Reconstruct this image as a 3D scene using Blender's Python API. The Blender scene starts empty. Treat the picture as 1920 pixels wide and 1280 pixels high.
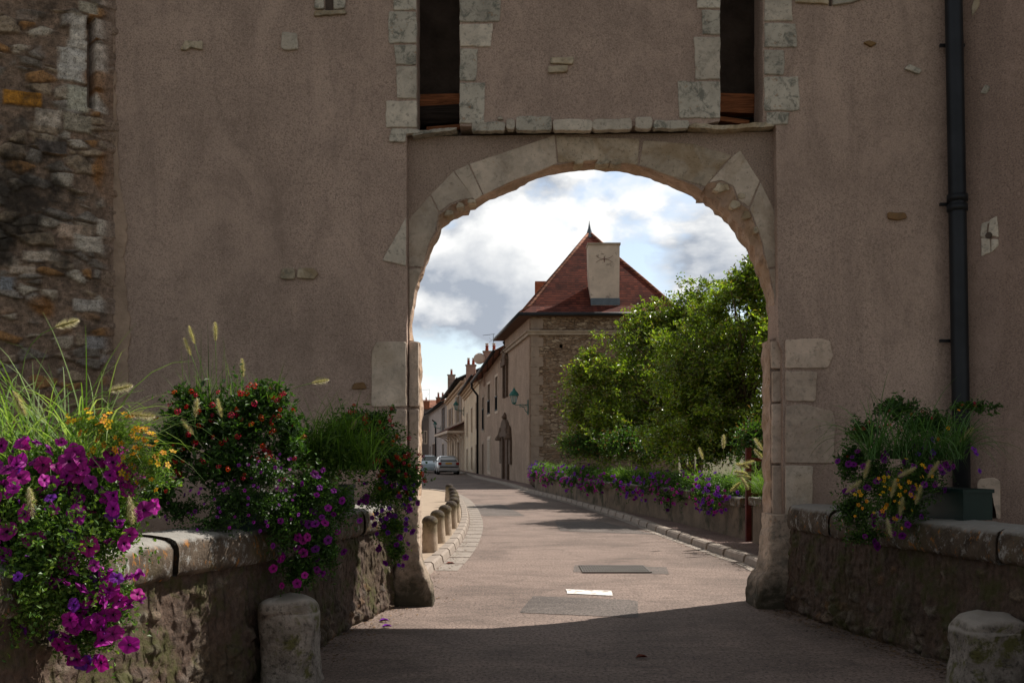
import bpy, bmesh, math, random
import numpy as np
from mathutils import Vector, Matrix, noise
from mathutils.geometry import tessellate_polygon
R = math.radians
scene = bpy.context.scene
C = scene.collection
F = 1900.0; HZ = 850.0; EYE = 1.6
def P(px, py, Y):
    return Vector(((px-960)/F*Y, Y, EYE-(py-HZ)/F*Y))
def PX(px, Y): return (px-960)/F*Y
def PZ(py, Y): return EYE-(py-HZ)/F*Y

# ------------------------------------------------------------------ objects
WL = {}
def wl(o): return WL.get(o.name, Vector((0,0,0))) if o else Vector((0,0,0))
def tag(o, label=None, cat=None, group=None, kind=None):
    if label: o['label'] = label
    if cat: o['category'] = cat
    if group: o['group'] = group
    if kind: o['kind'] = kind
    return o
def thing(name, loc, label, cat, group=None, rz=0.0):
    o = bpy.data.objects.new(name, None); C.objects.link(o)
    o.location = loc; o.rotation_euler = (0,0,rz); o.empty_display_size = .2
    WL[o.name] = Vector(loc)
    return tag(o, label, cat, group)
def mk(name, verts, faces, mat, parent=None, smooth=False, col=None, local=False):
    """one mesh object; verts in world space unless local"""
    me = bpy.data.meshes.new(name)
    v = np.array([tuple(p) for p in verts], dtype=float) if not isinstance(verts, np.ndarray) else verts
    off = Vector((0,0,0)) if local else wl(parent)
    v = v - np.array(off)
    me.from_pydata(v.tolist(), [], faces if isinstance(faces, list) else faces.tolist())
    if smooth: me.polygons.foreach_set('use_smooth', [True]*len(me.polygons))
    if col is not None:
        a = me.color_attributes.new('Col', 'FLOAT_COLOR', 'POINT')
        c = np.ones((len(v),4), dtype=np.float32); c[:, :3] = np.array(col, dtype=np.float32)
        a.data.foreach_set('color', c.ravel())
    me.materials.append(mat); me.update()
    o = bpy.data.objects.new(name, me); C.objects.link(o)
    if parent: o.parent = parent
    WL[o.name] = Vector((0,0,0)) if local else Vector(off)
    return o
class MB:
    def __init__(s): s.v = []; s.f = []; s.c = []
    def add(s, verts, faces, col=(1,1,1)):
        b = len(s.v); s.v += [tuple(p) for p in verts]; s.f += [tuple(i+b for i in f) for f in faces]
        s.c += [col]*len(verts)
    def box(s, c, d, rot=None, col=(1,1,1)):
        x,y,z = d[0]/2, d[1]/2, d[2]/2
        vs = [Vector((i*x,j*y,k*z)) for i in (-1,1) for j in (-1,1) for k in (-1,1)]
        if rot is not None: vs = [rot @ q for q in vs]
        c = Vector(c)
        s.add([c+q for q in vs], [(0,1,3,2),(4,6,7,5),(0,4,5,1),(2,3,7,6),(0,2,6,4),(1,5,7,3)], col)
    def tube(s, pts, rad, n=8, cap=True, col=(1,1,1)):
        pts = [Vector(p) for p in pts]
        if not isinstance(rad, (list,tuple)): rad = [rad]*len(pts)
        vs = []; fs = []
        for i,p in enumerate(pts):
            t = (pts[min(i+1,len(pts)-1)]-pts[max(i-1,0)])
            if t.length < 1e-9: t = Vector((0,0,1))
            t.normalize()
            a = Vector((0,0,1)) if abs(t.z) < .9 else Vector((1,0,0))
            u = t.cross(a).normalized(); w = t.cross(u)
            for k in range(n):
                an = 2*math.pi*k/n
                vs.append(p+(u*math.cos(an)+w*math.sin(an))*rad[i])
        for i in range(len(pts)-1):
            for k in range(n):
                fs.append((i*n+k, i*n+(k+1)%n, (i+1)*n+(k+1)%n, (i+1)*n+k))
        if cap:
            fs.append(tuple(range(n))[::-1]); fs.append(tuple((len(pts)-1)*n+k for k in range(n)))
        s.add(vs, fs, col)
    def lathe(s, prof, c=(0,0,0), n=20, col=(1,1,1)):
        c = Vector(c); vs = []; fs = []
        for r,z in prof:
            for k in range(n):
                an = 2*math.pi*k/n; vs.append(c+Vector((r*math.cos(an), r*math.sin(an), z)))
        for i in range(len(prof)-1):
            for k in range(n): fs.append((i*n+k, i*n+(k+1)%n, (i+1)*n+(k+1)%n, (i+1)*n+k))
        fs.append(tuple(range(n))[::-1]); fs.append(tuple((len(prof)-1)*n+k for k in range(n)))
        s.add(vs, fs, col)
    def build(s, name, mat, parent=None, smooth=False, local=False, usecol=False):
        return mk(name, s.v, s.f, mat, parent, smooth, s.c if usecol else None, local)

# ------------------------------------------------------------------ materials
def new_mat(name):
    m = bpy.data.materials.new(name); m.use_nodes = True
    nt = m.node_tree; b = nt.nodes['Principled BSDF']
    b.inputs['Specular IOR Level'].default_value = .25
    return m, nt, b
class N:
    """tiny node helper"""
    def __init__(s, nt): s.nt = nt; s.pos = None
    def node(s, t, **k):
        n = s.nt.nodes.new(t)
        for a,v in k.items(): setattr(n, a, v)
        return n
    def lk(s, a, b): s.nt.links.new(a, b)
    def coord(s, scale=(1,1,1), obj=False):
        if obj: src = s.node('ShaderNodeTexCoord').outputs['Object']
        else: src = s.node('ShaderNodeNewGeometry').outputs['Position']
        m = s.node('ShaderNodeMapping'); m.inputs['Scale'].default_value = scale
        s.lk(src, m.inputs['Vector']); return m.outputs[0]
    def noise(s, vec, scale, detail=4, rough=.55, dist=0):
        n = s.node('ShaderNodeTexNoise'); n.inputs['Scale'].default_value = scale
        n.inputs['Detail'].default_value = detail; n.inputs['Roughness'].default_value = rough
        n.inputs['Distortion'].default_value = dist
        s.lk(vec, n.inputs['Vector']); return n.outputs[0]
    def ramp(s, fac, a, b, ca=(0,0,0,1), cb=(1,1,1,1)):
        if b > 1:
            fac = s.math('MULTIPLY', fac, 1/(b*1.01)); a, b = a/(b*1.01), 1/1.01
        r = s.node('ShaderNodeValToRGB'); e = r.color_ramp.elements
        e[0].position = a; e[1].position = b; e[0].color = tuple(ca)[:3]+(1,); e[1].color = tuple(cb)[:3]+(1,)
        s.lk(fac, r.inputs[0]); return r.outputs[0]
    def mix(s, fac, a, b, mode='MIX'):
        m = s.node('ShaderNodeMix', data_type='RGBA', blend_type=mode)
        if isinstance(fac, (int,float)): m.inputs[0].default_value = fac
        else: s.lk(fac, m.inputs[0])
        for v,i in ((a,6),(b,7)):
            if isinstance(v, (tuple,list)): m.inputs[i].default_value = tuple(v)[:3]+(1,)
            else: s.lk(v, m.inputs[i])
        return m.outputs[2]
    def math(s, op, a, b=0.0):
        m = s.node('ShaderNodeMath', operation=op)
        for v,i in ((a,0),(b,1)):
            if isinstance(v, (int,float)): m.inputs[i].default_value = v
            else: s.lk(v, m.inputs[i])
        return m.outputs[0]
    def bump(s, h, strength, dist, prev=None):
        b = s.node('ShaderNodeBump'); b.inputs['Strength'].default_value = strength
        b.inputs['Distance'].default_value = dist; s.lk(h, b.inputs['Height'])
        if prev is not None: s.lk(prev, b.inputs['Normal'])
        return b.outputs[0]
def simple(name, col, rough=.8, var=.25, scale=6, bump=.3, bscale=60, bdist=.01, obj=False, dark=None, metallic=0):
    m, nt, b = new_mat(name); n = N(nt); v = n.coord(obj=obj)
    c1 = tuple(x*(1-var) for x in col); c2 = tuple(min(1,x*(1+var)) for x in col)
    c = n.ramp(n.noise(v, scale, 6, .6), .3, .7, c1, c2)
    if dark:
        k = n.ramp(n.noise(v, dark[1], 6, .65), dark[2], dark[2]+.12)
        c = n.mix(k, c, dark[0])
    n.lk(c, b.inputs['Base Color']); b.inputs['Roughness'].default_value = rough
    b.inputs['Metallic'].default_value = metallic
    if bump: n.lk(n.bump(n.noise(v, bscale, 4, .6), bump, bdist), b.inputs['Normal'])
    return m
def render_mat(name, col, grain=1.0, low_stain=False, streak=False):
    """rough-cast plaster"""
    m, nt, b = new_mat(name); n = N(nt); v = n.coord()
    big = n.noise(v, .55, 6, .6, .6); mid = n.noise(v, 3.2, 5, .6, .3)
    c = n.ramp(big, .34, .66, tuple(x*.74 for x in col), tuple(x*1.2 for x in col))
    c = n.mix(n.ramp(mid, .35, .72), c, tuple(x*y for x,y in zip(col, (1.12,1.04,.98))), 'MIX') if False else n.mix(.35, c, n.ramp(mid, .3, .7, tuple(x*.75 for x in col), tuple(x*1.25 for x in col)))
    g = n.noise(v, 62/grain, 4, .75)
    c = n.mix(n.math('MULTIPLY', n.ramp(g, .36, .52, (1,1,1), (0,0,0)), .8), c, tuple(x*.42 for x in col))
    g2 = n.noise(v, 60/grain, 2, .6)
    c = n.mix(n.math('MULTIPLY', n.ramp(g2, .56, .7), .45), c, tuple(min(1,x*1.6) for x in col))
    if streak:
        vs = n.coord((2.2,2.2,.28)); st = n.ramp(n.noise(vs, 1.9, 7, .65, .4), .48, .7)
        c = n.mix(n.math('MULTIPLY', st, .42), c, tuple(x*.52 for x in col))
        st = n.ramp(n.noise(n.coord((1,1,.6)), 1.15, 7, .7, .8), .5, .6); c = n.mix(n.math('MULTIPLY', st, .3), c, tuple(min(1,x*1.35) for x in col))
        st = n.ramp(n.noise(v, 2.6, 8, .75, 1.0), .57, .66); c = n.mix(n.math('MULTIPLY', st, .35), c, tuple(x*.6 for x in col))
    if low_stain:
        sep = n.node('ShaderNodeSeparateXYZ'); n.lk(v, sep.inputs[0])
        z = n.math('ADD', sep.outputs[2], n.math('MULTIPLY', n.noise(v, 2.2, 6, .65, .5), 1.6))
        c = n.mix(n.ramp(z, 1.35, 2.4, (1,1,1), (0,0,0)), c, tuple(x*y for x,y in zip(col, (.62,.6,.58))))
    n.lk(c, b.inputs['Base Color']); b.inputs['Roughness'].default_value = .92
    b.inputs['Specular IOR Level'].default_value = .12
    h = n.bump(n.noise(v, 1.6, 4), .35, .06)
    h = n.bump(g, 1.0, .02*grain, h)
    n.lk(h, b.inputs['Normal']); return m
def col_mat(name, rough=.85, bscale=45, bump=1.0, bdist=.012, moss=None, mul=1.0, lichen=None):
    m, nt, b = new_mat(name); n = N(nt); v = n.coord()
    a = n.node('ShaderNodeVertexColor', layer_name='Col')
    g = n.noise(v, 22, 6, .7)
    c = n.mix(1.0, a.outputs[0], n.ramp(g, .3, .7, (.55,.53,.5), (1.6,1.6,1.6)), 'MULTIPLY')
    sp = n.noise(v, 110, 2, .6); c = n.mix(n.ramp(sp, .34, .44, (1,1,1), (0,0,0)), c, (.06,.05,.045))
    if moss:
        k = n.ramp(n.noise(v, 3.4, 6, .7, .4), moss[0], moss[0]+.12); c = n.mix(n.math('MULTIPLY', k, moss[1]), c, (.055,.06,.018))
    if lichen:
        k = n.ramp(n.noise(n.coord((1,1,.45)), 17, 5, .65, .8), lichen, lichen+.05); c = n.mix(k, c, (.5,.5,.47))
        k = n.ramp(n.noise(n.coord((1,1,.6)), 13, 4, .6, .5), .63, .68); c = n.mix(k, c, (.34,.13,.03))
    n.lk(c, b.inputs['Base Color']); b.inputs['Roughness'].default_value = rough
    b.inputs['Specular IOR Level'].default_value = .12
    h = n.bump(n.noise(v, 14, 6, .65), bump, .02); h = n.bump(n.noise(v, bscale*1.8, 4, .6), bump, bdist*.6, h)
    n.lk(h, b.inputs['Normal']); return m
def stone_mat(name, col, lichen=0, moss=0, var=.22, ochre=0, pits=.42):
    m, nt, b = new_mat(name); n = N(nt); v = n.coord()
    oi = n.node('ShaderNodeObjectInfo')
    c = n.ramp(n.noise(v, 4, 6, .65, .3), .3, .7, tuple(x*(1-var) for x in col), tuple(x*(1+var) for x in col))
    f = n.node('ShaderNodeMapRange'); f.inputs['To Min'].default_value = .8; f.inputs['To Max'].default_value = 1.18
    n.lk(oi.outputs['Random'], f.inputs[0])
    c = n.mix(1.0, c, f.outputs[0], 'MULTIPLY')
    k = n.ramp(n.noise(v, 26, 5, .7), pits-.06, pits+.02, (1,1,1), (0,0,0)); c = n.mix(n.math('MULTIPLY', k, .6), c, tuple(x*.35 for x in col))
    if lichen:
        k = n.ramp(n.noise(v, 9, 6, .75, .6), .5, .62); c = n.mix(n.math('MULTIPLY', k, lichen), c, (.09,.1,.085))
        k = n.ramp(n.noise(v, 15, 4, .7, .3), .62, .68); c = n.mix(n.math('MULTIPLY', k, lichen*.8), c, (.3,.15,.06))
    if ochre:
        k = n.ramp(n.noise(v, 3, 4, .6, .6), .46, .6); c = n.mix(n.math('MULTIPLY', k, ochre), c, (.25,.16,.07))
    if moss:
        sep = n.node('ShaderNodeSeparateXYZ'); n.lk(v, sep.inputs[0])
        z = n.math('ADD', sep.outputs[2], n.math('MULTIPLY', n.noise(v, 5, 6, .7, .5), 1.2))
        c = n.mix(n.ramp(z, .7, 1.25, (1,1,1), (0,0,0)), c, (.06,.052,.036))
    n.lk(c, b.inputs['Base Color']); b.inputs['Roughness'].default_value = .85
    b.inputs['Specular IOR Level'].default_value = .15
    h = n.bump(n.noise(v, 8, 6, .6), .4, .03); h = n.bump(n.noise(v, 60, 4, .7), .5, .006, h)
    n.lk(h, b.inputs['Normal']); return m
def leaf_mat(name, rough=.45, trans=.35, spec=.35):
    m, nt, b = new_mat(name); n = N(nt)
    a = n.node('ShaderNodeVertexColor', layer_name='Col')
    n.lk(a.outputs[0], b.inputs['Base Color']); b.inputs['Roughness'].default_value = rough
    b.inputs['Specular IOR Level'].default_value = spec
    t = n.node('ShaderNodeBsdfTranslucent'); tc = n.mix(1.0, a.outputs[0], (1.5,1.6,.6), 'MULTIPLY'); n.lk(tc, t.inputs[0])
    mx = n.node('ShaderNodeMixShader'); mx.inputs[0].default_value = trans
    n.lk(b.outputs[0], mx.inputs[1]); n.lk(t.outputs[0], mx.inputs[2])
    n.lk(mx.outputs[0], nt.nodes['Material Output'].inputs[0]); return m
def petal_mat(name, trans=.3):
    m, nt, b = new_mat(name); n = N(nt)
    a = n.node('ShaderNodeVertexColor', layer_name='Col'); oi = n.node('ShaderNodeObjectInfo')
    h = n.node('ShaderNodeHueSaturation'); f = n.node('ShaderNodeMapRange')
    f.inputs['To Min'].default_value = .47; f.inputs['To Max'].default_value = .525; n.lk(oi.outputs['Random'], f.inputs[0])
    g = n.node('ShaderNodeMapRange'); g.inputs['To Min'].default_value = .6; g.inputs['To Max'].default_value = 1.15
    n.lk(n.math('FRACT', n.math('MULTIPLY', oi.outputs['Random'], 7.3)), g.inputs[0])
    n.lk(f.outputs[0], h.inputs['Hue']); n.lk(g.outputs[0], h.inputs['Value']); n.lk(a.outputs[0], h.inputs['Color'])
    n.lk(h.outputs[0], b.inputs['Base Color']); b.inputs['Roughness'].default_value = .6
    t = n.node('ShaderNodeBsdfTranslucent'); n.lk(h.outputs[0], t.inputs[0])
    mx = n.node('ShaderNodeMixShader'); mx.inputs[0].default_value = trans
    n.lk(b.outputs[0], mx.inputs[1]); n.lk(t.outputs[0], mx.inputs[2])
    n.lk(mx.outputs[0], nt.nodes['Material Output'].inputs[0]); return m

M = {}
M['plaster'] = render_mat('plaster', (.52,.39,.322), 1.0, True, True)
M['plaster_wing'] = render_mat('plaster_wing', (.40,.29,.24), 1.0, False, True)
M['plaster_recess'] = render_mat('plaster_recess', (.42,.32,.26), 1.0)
M['rubble'] = col_mat('rubble'); M['mortar'] = simple('mortar', (.36,.265,.2), .95, .3, 3.5, .9, 24, .02)
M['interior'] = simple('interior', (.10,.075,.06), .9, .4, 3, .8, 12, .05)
M['quoin'] = stone_mat('quoin', (.50,.46,.39), .7)
M['quoin_pale'] = stone_mat('quoin_pale', (.55,.49,.41), .3)
M['smooth_stone'] = stone_mat('smooth_stone', (.48,.405,.33), .25, 0, .25, .2, .38)
M['ochre_stone'] = stone_mat('ochre_stone', (.46,.38,.29), .25, 0, .25, .5)
M['jamb'] = stone_mat('jamb', (.52,.415,.335), .3, 0, .2, .1, .4)
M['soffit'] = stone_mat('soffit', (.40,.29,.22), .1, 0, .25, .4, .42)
M['foot'] = stone_mat('foot', (.46,.36,.28), .5, 1)
M['embedded'] = stone_mat('embedded', (.46,.39,.29), .5, 0, .25, .5)
M['embedded_ochre'] = stone_mat('embedded_ochre', (.2,.12,.06), .2, 0, .25, .8)
M['wood'] = None
def wood_mat(name, col):
    m, nt, b = new_mat(name); n = N(nt); v = n.coord((1.5,8,22))
    c = n.ramp(n.noise(v, 2.5, 6, .65, .6), .3, .7, tuple(x*.35 for x in col), tuple(x*1.5 for x in col))
    n.lk(c, b.inputs['Base Color']); n.lk(n.bump(n.noise(v, 3, 5), .7, .02), b.inputs['Normal']); b.inputs['Roughness'].default_value=.8
    return m
M['wood'] = wood_mat('wood', (.32,.12,.05)); M['wood_dark'] = wood_mat('wood_dark', (.035,.025,.02))
M['zinc'] = simple('zinc', (.026,.029,.034), .45, .25, 2.5, .15, 20, .01, metallic=.5)
M['steel'] = simple('steel', (.06,.06,.062), .5, .2); M['zinc_roof'] = simple('zinc_roof', (.12,.15,.18), .5, .2, 3, .1)
M['black_iron'] = simple('black_iron', (.012,.012,.014), .5, .2)
M['rust_iron'] = simple('rust_iron', (.09,.016,.012), .7, .4)
def coping_mat(name):
    m, nt, b = new_mat(name); n = N(nt); v = n.coord()
    c = n.ramp(n.noise(v, 5, 6, .7, .4), .35, .7, (.045,.034,.025), (.15,.115,.085))
    k = n.ramp(n.noise(v, 2.3, 5, .65, .3), .5, .62); c = n.mix(n.math('MULTIPLY', k, .55), c, (.085,.075,.03))
    k = n.ramp(n.noise(n.coord((1,1,.75)), 13, 8, .8, 0), .54, .62); c = n.mix(n.math('MULTIPLY', k, .8), c, (.36,.36,.34))
    k = n.ramp(n.noise(n.coord((1,1,.6)), 14, 6, .7, .2), .59, .63); c = n.mix(n.math('MULTIPLY', k, .8), c, (.3,.13,.03))
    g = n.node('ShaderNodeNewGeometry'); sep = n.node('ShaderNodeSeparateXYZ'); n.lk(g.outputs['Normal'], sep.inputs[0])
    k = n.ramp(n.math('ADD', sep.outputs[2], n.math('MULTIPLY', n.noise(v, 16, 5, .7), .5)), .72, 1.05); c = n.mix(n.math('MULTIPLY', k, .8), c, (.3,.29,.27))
    n.lk(c, b.inputs['Base Color']); b.inputs['Roughness'].default_value = .9; b.inputs['Specular IOR Level'].default_value = .15
    h = n.bump(n.noise(v, 12, 6, .7), .6, .03); h = n.bump(n.noise(v, 70, 4, .7), .5, .006, h); n.lk(h, b.inputs['Normal'])
    return m
M['coping'] = coping_mat('coping')
M['parapet'] = col_mat('parapet', moss=(.5,.75))
M['guard'] = None
def guard_mat():
    m, nt, b = new_mat('guard_stone'); n = N(nt); v = n.coord()
    c = n.ramp(n.noise(v, 7, 6, .7, .3), .35, .65, (.13,.11,.09), (.36,.32,.28))
    k = n.ramp(n.noise(v, 5, 5, .7, .5), .53, .62); c = n.mix(n.math('MULTIPLY', k, .85), c, (.1,.1,.02))
    k = n.ramp(n.noise(v, 30, 4, .7), .38, .46, (1,1,1), (0,0,0)); c = n.mix(n.math('MULTIPLY', k, .6), c, (.03,.028,.024))
    n.lk(c, b.inputs['Base Color']); b.inputs['Roughness'].default_value = .9
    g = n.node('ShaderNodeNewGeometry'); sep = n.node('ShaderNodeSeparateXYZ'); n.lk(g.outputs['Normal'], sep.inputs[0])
    k = n.ramp(n.math('ADD', sep.outputs[2], n.math('MULTIPLY', n.noise(v, 16, 5, .7), .6)), .6, 1.0); c = n.mix(n.math('MULTIPLY', k, .8), c, (.42,.38,.34)); n.lk(c, b.inputs['Base Color'])  # upward faces coloured paler so the stone's top looks more lit
    h = n.bump(n.noise(v, 10, 6, .7), .9, .04); h = n.bump(n.noise(v, 50, 5, .75), .8, .01, h); n.lk(h, b.inputs['Normal'])
    return m
M['guard'] = guard_mat()
def bollard_mat():
    m, nt, b = new_mat('bollard_stone'); n = N(nt); v = n.coord(obj=True); w = n.coord()
    c = n.ramp(n.noise(w, 9, 5, .7), .3, .7, (.30,.23,.17), (.46,.37,.28))
    sep = n.node('ShaderNodeSeparateXYZ'); n.lk(v, sep.inputs[0])
    z = n.math('ADD', sep.outputs[2], n.math('MULTIPLY', n.math('SUBTRACT', n.noise(w, 6, 5, .7, .5), .5), .55))
    c = n.mix(n.math('MULTIPLY', n.ramp(z, .22, .46), .8), c, (.085,.075,.03))
    c = n.mix(n.ramp(z, .44, .56), c, (.04,.03,.025))
    n.lk(c, b.inputs['Base Color']); b.inputs['Roughness'].default_value = .9
    n.lk(n.bump(n.noise(w, 40, 5, .7), .6, .01), b.inputs['Normal']); return m
M['bollard'] = bollard_mat()
def asphalt(name, col, dark=.62, patch=True):
    m, nt, b = new_mat(name); n = N(nt); v = n.coord()
    c = n.ramp(n.noise(v, .5, 8, .68, .8), .40, .56, tuple(x*.5 for x in col), tuple(x*1.2 for x in col))
    c = n.mix(.45, c, n.ramp(n.noise(n.coord((.8,2.2,1)), 1.7, 8, .72, .6), .36, .64, tuple(x*.5 for x in col), tuple(x*1.25 for x in col)))
    a = n.noise(n.coord((1,.7,1)), 34, 4, .75); c = n.mix(n.math('MULTIPLY', n.ramp(a, .40, .52, (1,1,1), (0,0,0)), .9), c, tuple(x*.32 for x in col))
    a2 = n.noise(v, 48, 3, .7); c = n.mix(n.ramp(a2, .58, .68), c, tuple(min(1,x*1.75) for x in col))
    if patch:
        cr = n.node('ShaderNodeTexVoronoi', feature='DISTANCE_TO_EDGE'); cr.inputs['Scale'].default_value = .55
        w = n.node('ShaderNodeTexNoise'); w.inputs['Scale'].default_value = 2.5; w.inputs['Detail'].default_value = 6; n.lk(v, w.inputs['Vector'])
        ad = n.node('ShaderNodeVectorMath', operation='ADD'); sc = n.node('ShaderNodeVectorMath', operation='SCALE'); sc.inputs['Scale'].default_value = .7
        n.lk(w.outputs['Color'], sc.inputs[0]); n.lk(sc.outputs[0], ad.inputs[0]); n.lk(v, ad.inputs[1]); n.lk(ad.outputs[0], cr.inputs['Vector'])
        k = n.ramp(cr.outputs[0], .006, .016, (1,1,1), (0,0,0)); k = n.math('MULTIPLY', k, n.ramp(n.noise(v, .6, 3), .42, .5))
        c = n.mix(n.math('MULTIPLY', k, .38), c, tuple(x*.35 for x in col))
    n.lk(c, b.inputs['Base Color']); b.inputs['Roughness'].default_value = .85; b.inputs['Specular IOR Level'].default_value = .3
    h = n.bump(n.noise(v, 3, 3), .2, .03); h = n.bump(a, .7, .012, h); n.lk(h, b.inputs['Normal']); return m
M['road'] = asphalt('road', (.215,.160,.134))
M['patch'] = asphalt('patch', (.135,.112,.1), patch=False)
M['pavement'] = asphalt('pavement', (.2,.13,.11), patch=False)
M['kerb'] = stone_mat('kerb', (.32,.27,.23), .1, 0, .12)
M['gutter'] = stone_mat('gutter', (.27,.235,.205), .1, 0, .15)
M['paving'] = simple('paving', (.32,.25,.185), .9, .2, 3, .5, 30, .02)
M['earth'] = simple('earth', (.09,.075,.04), .95, .35, 1.2, .6, 8, .1, dark=((.04,.055,.02),.5,.5))
M['paint'] = simple('paint', (.72,.71,.68), .7, .1, 20, .2, 60, dark=((.3,.24,.2),9,.5)); M['grate'] = simple('grate', (.16,.15,.14), .5, .2, 5)
M['garden_wall'] = simple('garden_wall', (.14,.105,.075), .9, .35, 2.2, .6, 25, .02, dark=((.03,.03,.015),1.3,.52))
M['leaf'] = leaf_mat('leaf'); M['grass'] = leaf_mat('grass', .6, .4, .12); M['petal'] = petal_mat('petal')
M['tree_leaf'] = leaf_mat('tree_leaf', .3, .38, .75)
M['hair'] = leaf_mat('seed_hair', .7, .3, .1)
M['bark'] = simple('bark', (.09,.065,.045), .9, .4, 10, .8, 30, .02)
M['trough'] = simple('trough', (.005,.02,.017), .45, .15, 4, .05)

# ------------------------------------------------------------------ geometry helpers
class Fr:
    """vertical plane: origin o, horizontal direction u, outward normal n"""
    def __init__(s, o, u, n):
        s.o = Vector(o); s.u = Vector(u).normalized(); s.n = Vector(n).normalized()
    def pt(s, a, z, d=0): return s.o + s.u*a + s.n*d + Vector((0,0,z-s.o.z))
    def px(s, px, py, d=0):
        r = Vector(((px-960)/F, 1, -(py-HZ)/F)); c = Vector((0,0,EYE)); oo = s.o+s.n*d
        t = (oo-c).dot(s.n)/r.dot(s.n); q = c+r*t
        return ((q-s.o).dot(s.u), q.z)
def solid(mb, fr, loops, d0, d1, col=(1,1,1)):
    """polygon (outer loop + holes) in the plane fr, from depth d0 (front) to d1 (back)"""
    l3 = [[Vector((a,z,0)) for a,z in lp] for lp in loops]
    tri = tessellate_polygon(l3)
    flat = [p for lp in loops for p in lp]; n = len(flat)
    vs = [fr.pt(a,z,d0) for a,z in flat]+[fr.pt(a,z,d1) for a,z in flat]
    fs = [tuple(t) for t in tri]+[tuple(i+n for i in t)[::-1] for t in tri]
    b = 0
    for lp in loops:
        m = len(lp)
        for i in range(m):
            j = (i+1)%m; fs.append((b+i, b+j, b+j+n, b+i+n))
        b += m
    mb.add(vs, fs, col)
def rough(loop, step=.03, amp=.006, rnd=.012, seed=0.0, closed=True):
    """subdivide a loop, round its corners and make its edge uneven"""
    pts = [Vector(p) for p in loop]
    m = len(pts); out = []
    rng = range(m) if closed else range(m-1)
    for i in rng:
        a, b = pts[i], pts[(i+1)%m]; L = (b-a).length
        c = min(rnd, L*.3); d = (b-a).normalized() if L > 0 else Vector((0,0))
        a2 = a+d*c; b2 = b-d*c; k = max(1, int((b2-a2).length/step))
        for j in range(k+1): out.append(a2.lerp(b2, j/k))
    res = []
    for i,p in enumerate(out):
        q = Vector((p.x*9+seed, p.y*9-seed, seed)); r = Vector((p.x*26+seed, p.y*26, seed+5))
        dx = noise.noise(q)+.6*noise.noise(r); dy = noise.noise(q+Vector((31,7,0)))+.6*noise.noise(r+Vector((3,77,0)))
        res.append((p.x+dx*amp, p.y+dy*amp))
    return res
def stone(name, fr, loop, d, mat, parent, back=-.05, amp=.006, rnd=.015, label=None, bev=.008):
    seed = (hash_f(loop[0][0]*13.1+loop[0][1]*7.7))*50
    lp = rough(loop, .03, amp, rnd, seed); n = len(lp)
    cx = sum(p[0] for p in lp)/n; cz = sum(p[1] for p in lp)/n
    ins = []
    for a,z in lp:
        v = Vector((cx-a, cz-z)); L = v.length or 1; v = v/L*min(bev, L*.3); ins.append((a+v.x, z+v.y))
    mb = MB()
    tri = tessellate_polygon([[Vector((a,z,0)) for a,z in ins]])
    vs = [fr.pt(a,z,d) for a,z in ins]+[fr.pt(a,z,d-bev*.8) for a,z in lp]+[fr.pt(a,z,back) for a,z in lp]
    fs = [tuple(t) for t in tri]
    for i in range(n):
        j = (i+1)%n; fs += [(i,j,n+j,n+i), (n+i,n+j,2*n+j,2*n+i)]
    mb.add(vs, fs); o = mb.build(name, mat, parent)
    if label: o['label'] = label
    return o
def hash_f(x): 
    s = math.sin(x*127.1+3.3)*43758.5453; return s-math.floor(s)
def rect(x0,y0,x1,y1): return [(x0,y1),(x1,y1),(x1,y0),(x0,y0)]
def smooth_path(pts, step=.1):
    P_ = [Vector(p) for p in pts]; P_ = [P_[0]*2-P_[1]]+P_+[P_[-1]*2-P_[-2]]
    dense = []
    for i in range(1, len(P_)-2):
        a,b,c,d = P_[i-1:i+3]
        for k in range(24):
            t = k/24; dense.append(.5*((2*b)+(c-a)*t+(2*a-5*b+4*c-d)*t*t+(-a+3*b-3*c+d)*t**3))
    dense.append(P_[-2]); out = []; acc = 0; nxt = 0; tot = 0
    for i in range(len(dense)-1):
        L = (dense[i+1]-dense[i]).length
        while L > 0 and acc+L >= nxt:
            out.append(dense[i].lerp(dense[i+1], (nxt-acc)/L)); nxt += step
        acc += L
    out.append(dense[-1]); res = []
    for i,p in enumerate(out):
        t = (out[min(i+1,len(out)-1)]-out[max(i-1,0)]).normalized()
        res.append((p, Vector((t.y,-t.x)), i*step))
    return res   # (pos, right-hand normal, arclength)
def sweep(mb, path, sec, amp=0.0, fq=6, seed=0, col=(1,1,1), colf=None):
    """closed section [(offset,z)] swept along a path"""
    n = len(sec); vs = []; cs = []
    for p,nn,s in path:
        for k,(o,z) in enumerate(sec):
            q = Vector((p.x+nn.x*o, p.y+nn.y*o, z))
            if amp:
                e = noise.noise_vector(q*fq+Vector((seed,0,0)))+noise.noise_vector(q*fq*3.1)*.5; q = q+e*amp
            vs.append(q)
    fs = []
    for i in range(len(path)-1):
        for k in range(n): fs.append((i*n+k, i*n+(k+1)%n, (i+1)*n+(k+1)%n, (i+1)*n+k))
    fs.append(tuple(range(n))); fs.append(tuple((len(path)-1)*n+k for k in range(n))[::-1])
    mb.add(vs, fs, col)
def sstep(a,b,x):
    t = max(0,min(1,(x-a)/(b-a))); return t*t*(3-2*t)
def mixc(a,b,t): return tuple(x+(y-x)*t for x,y in zip(a,b))
PAL = [(.34,.27,.2),(.42,.36,.29),(.5,.45,.38),(.28,.25,.22),(.36,.2,.09),(.37,.29,.21),(.2,.175,.15)]
MORT = (.30,.215,.16)
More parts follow.
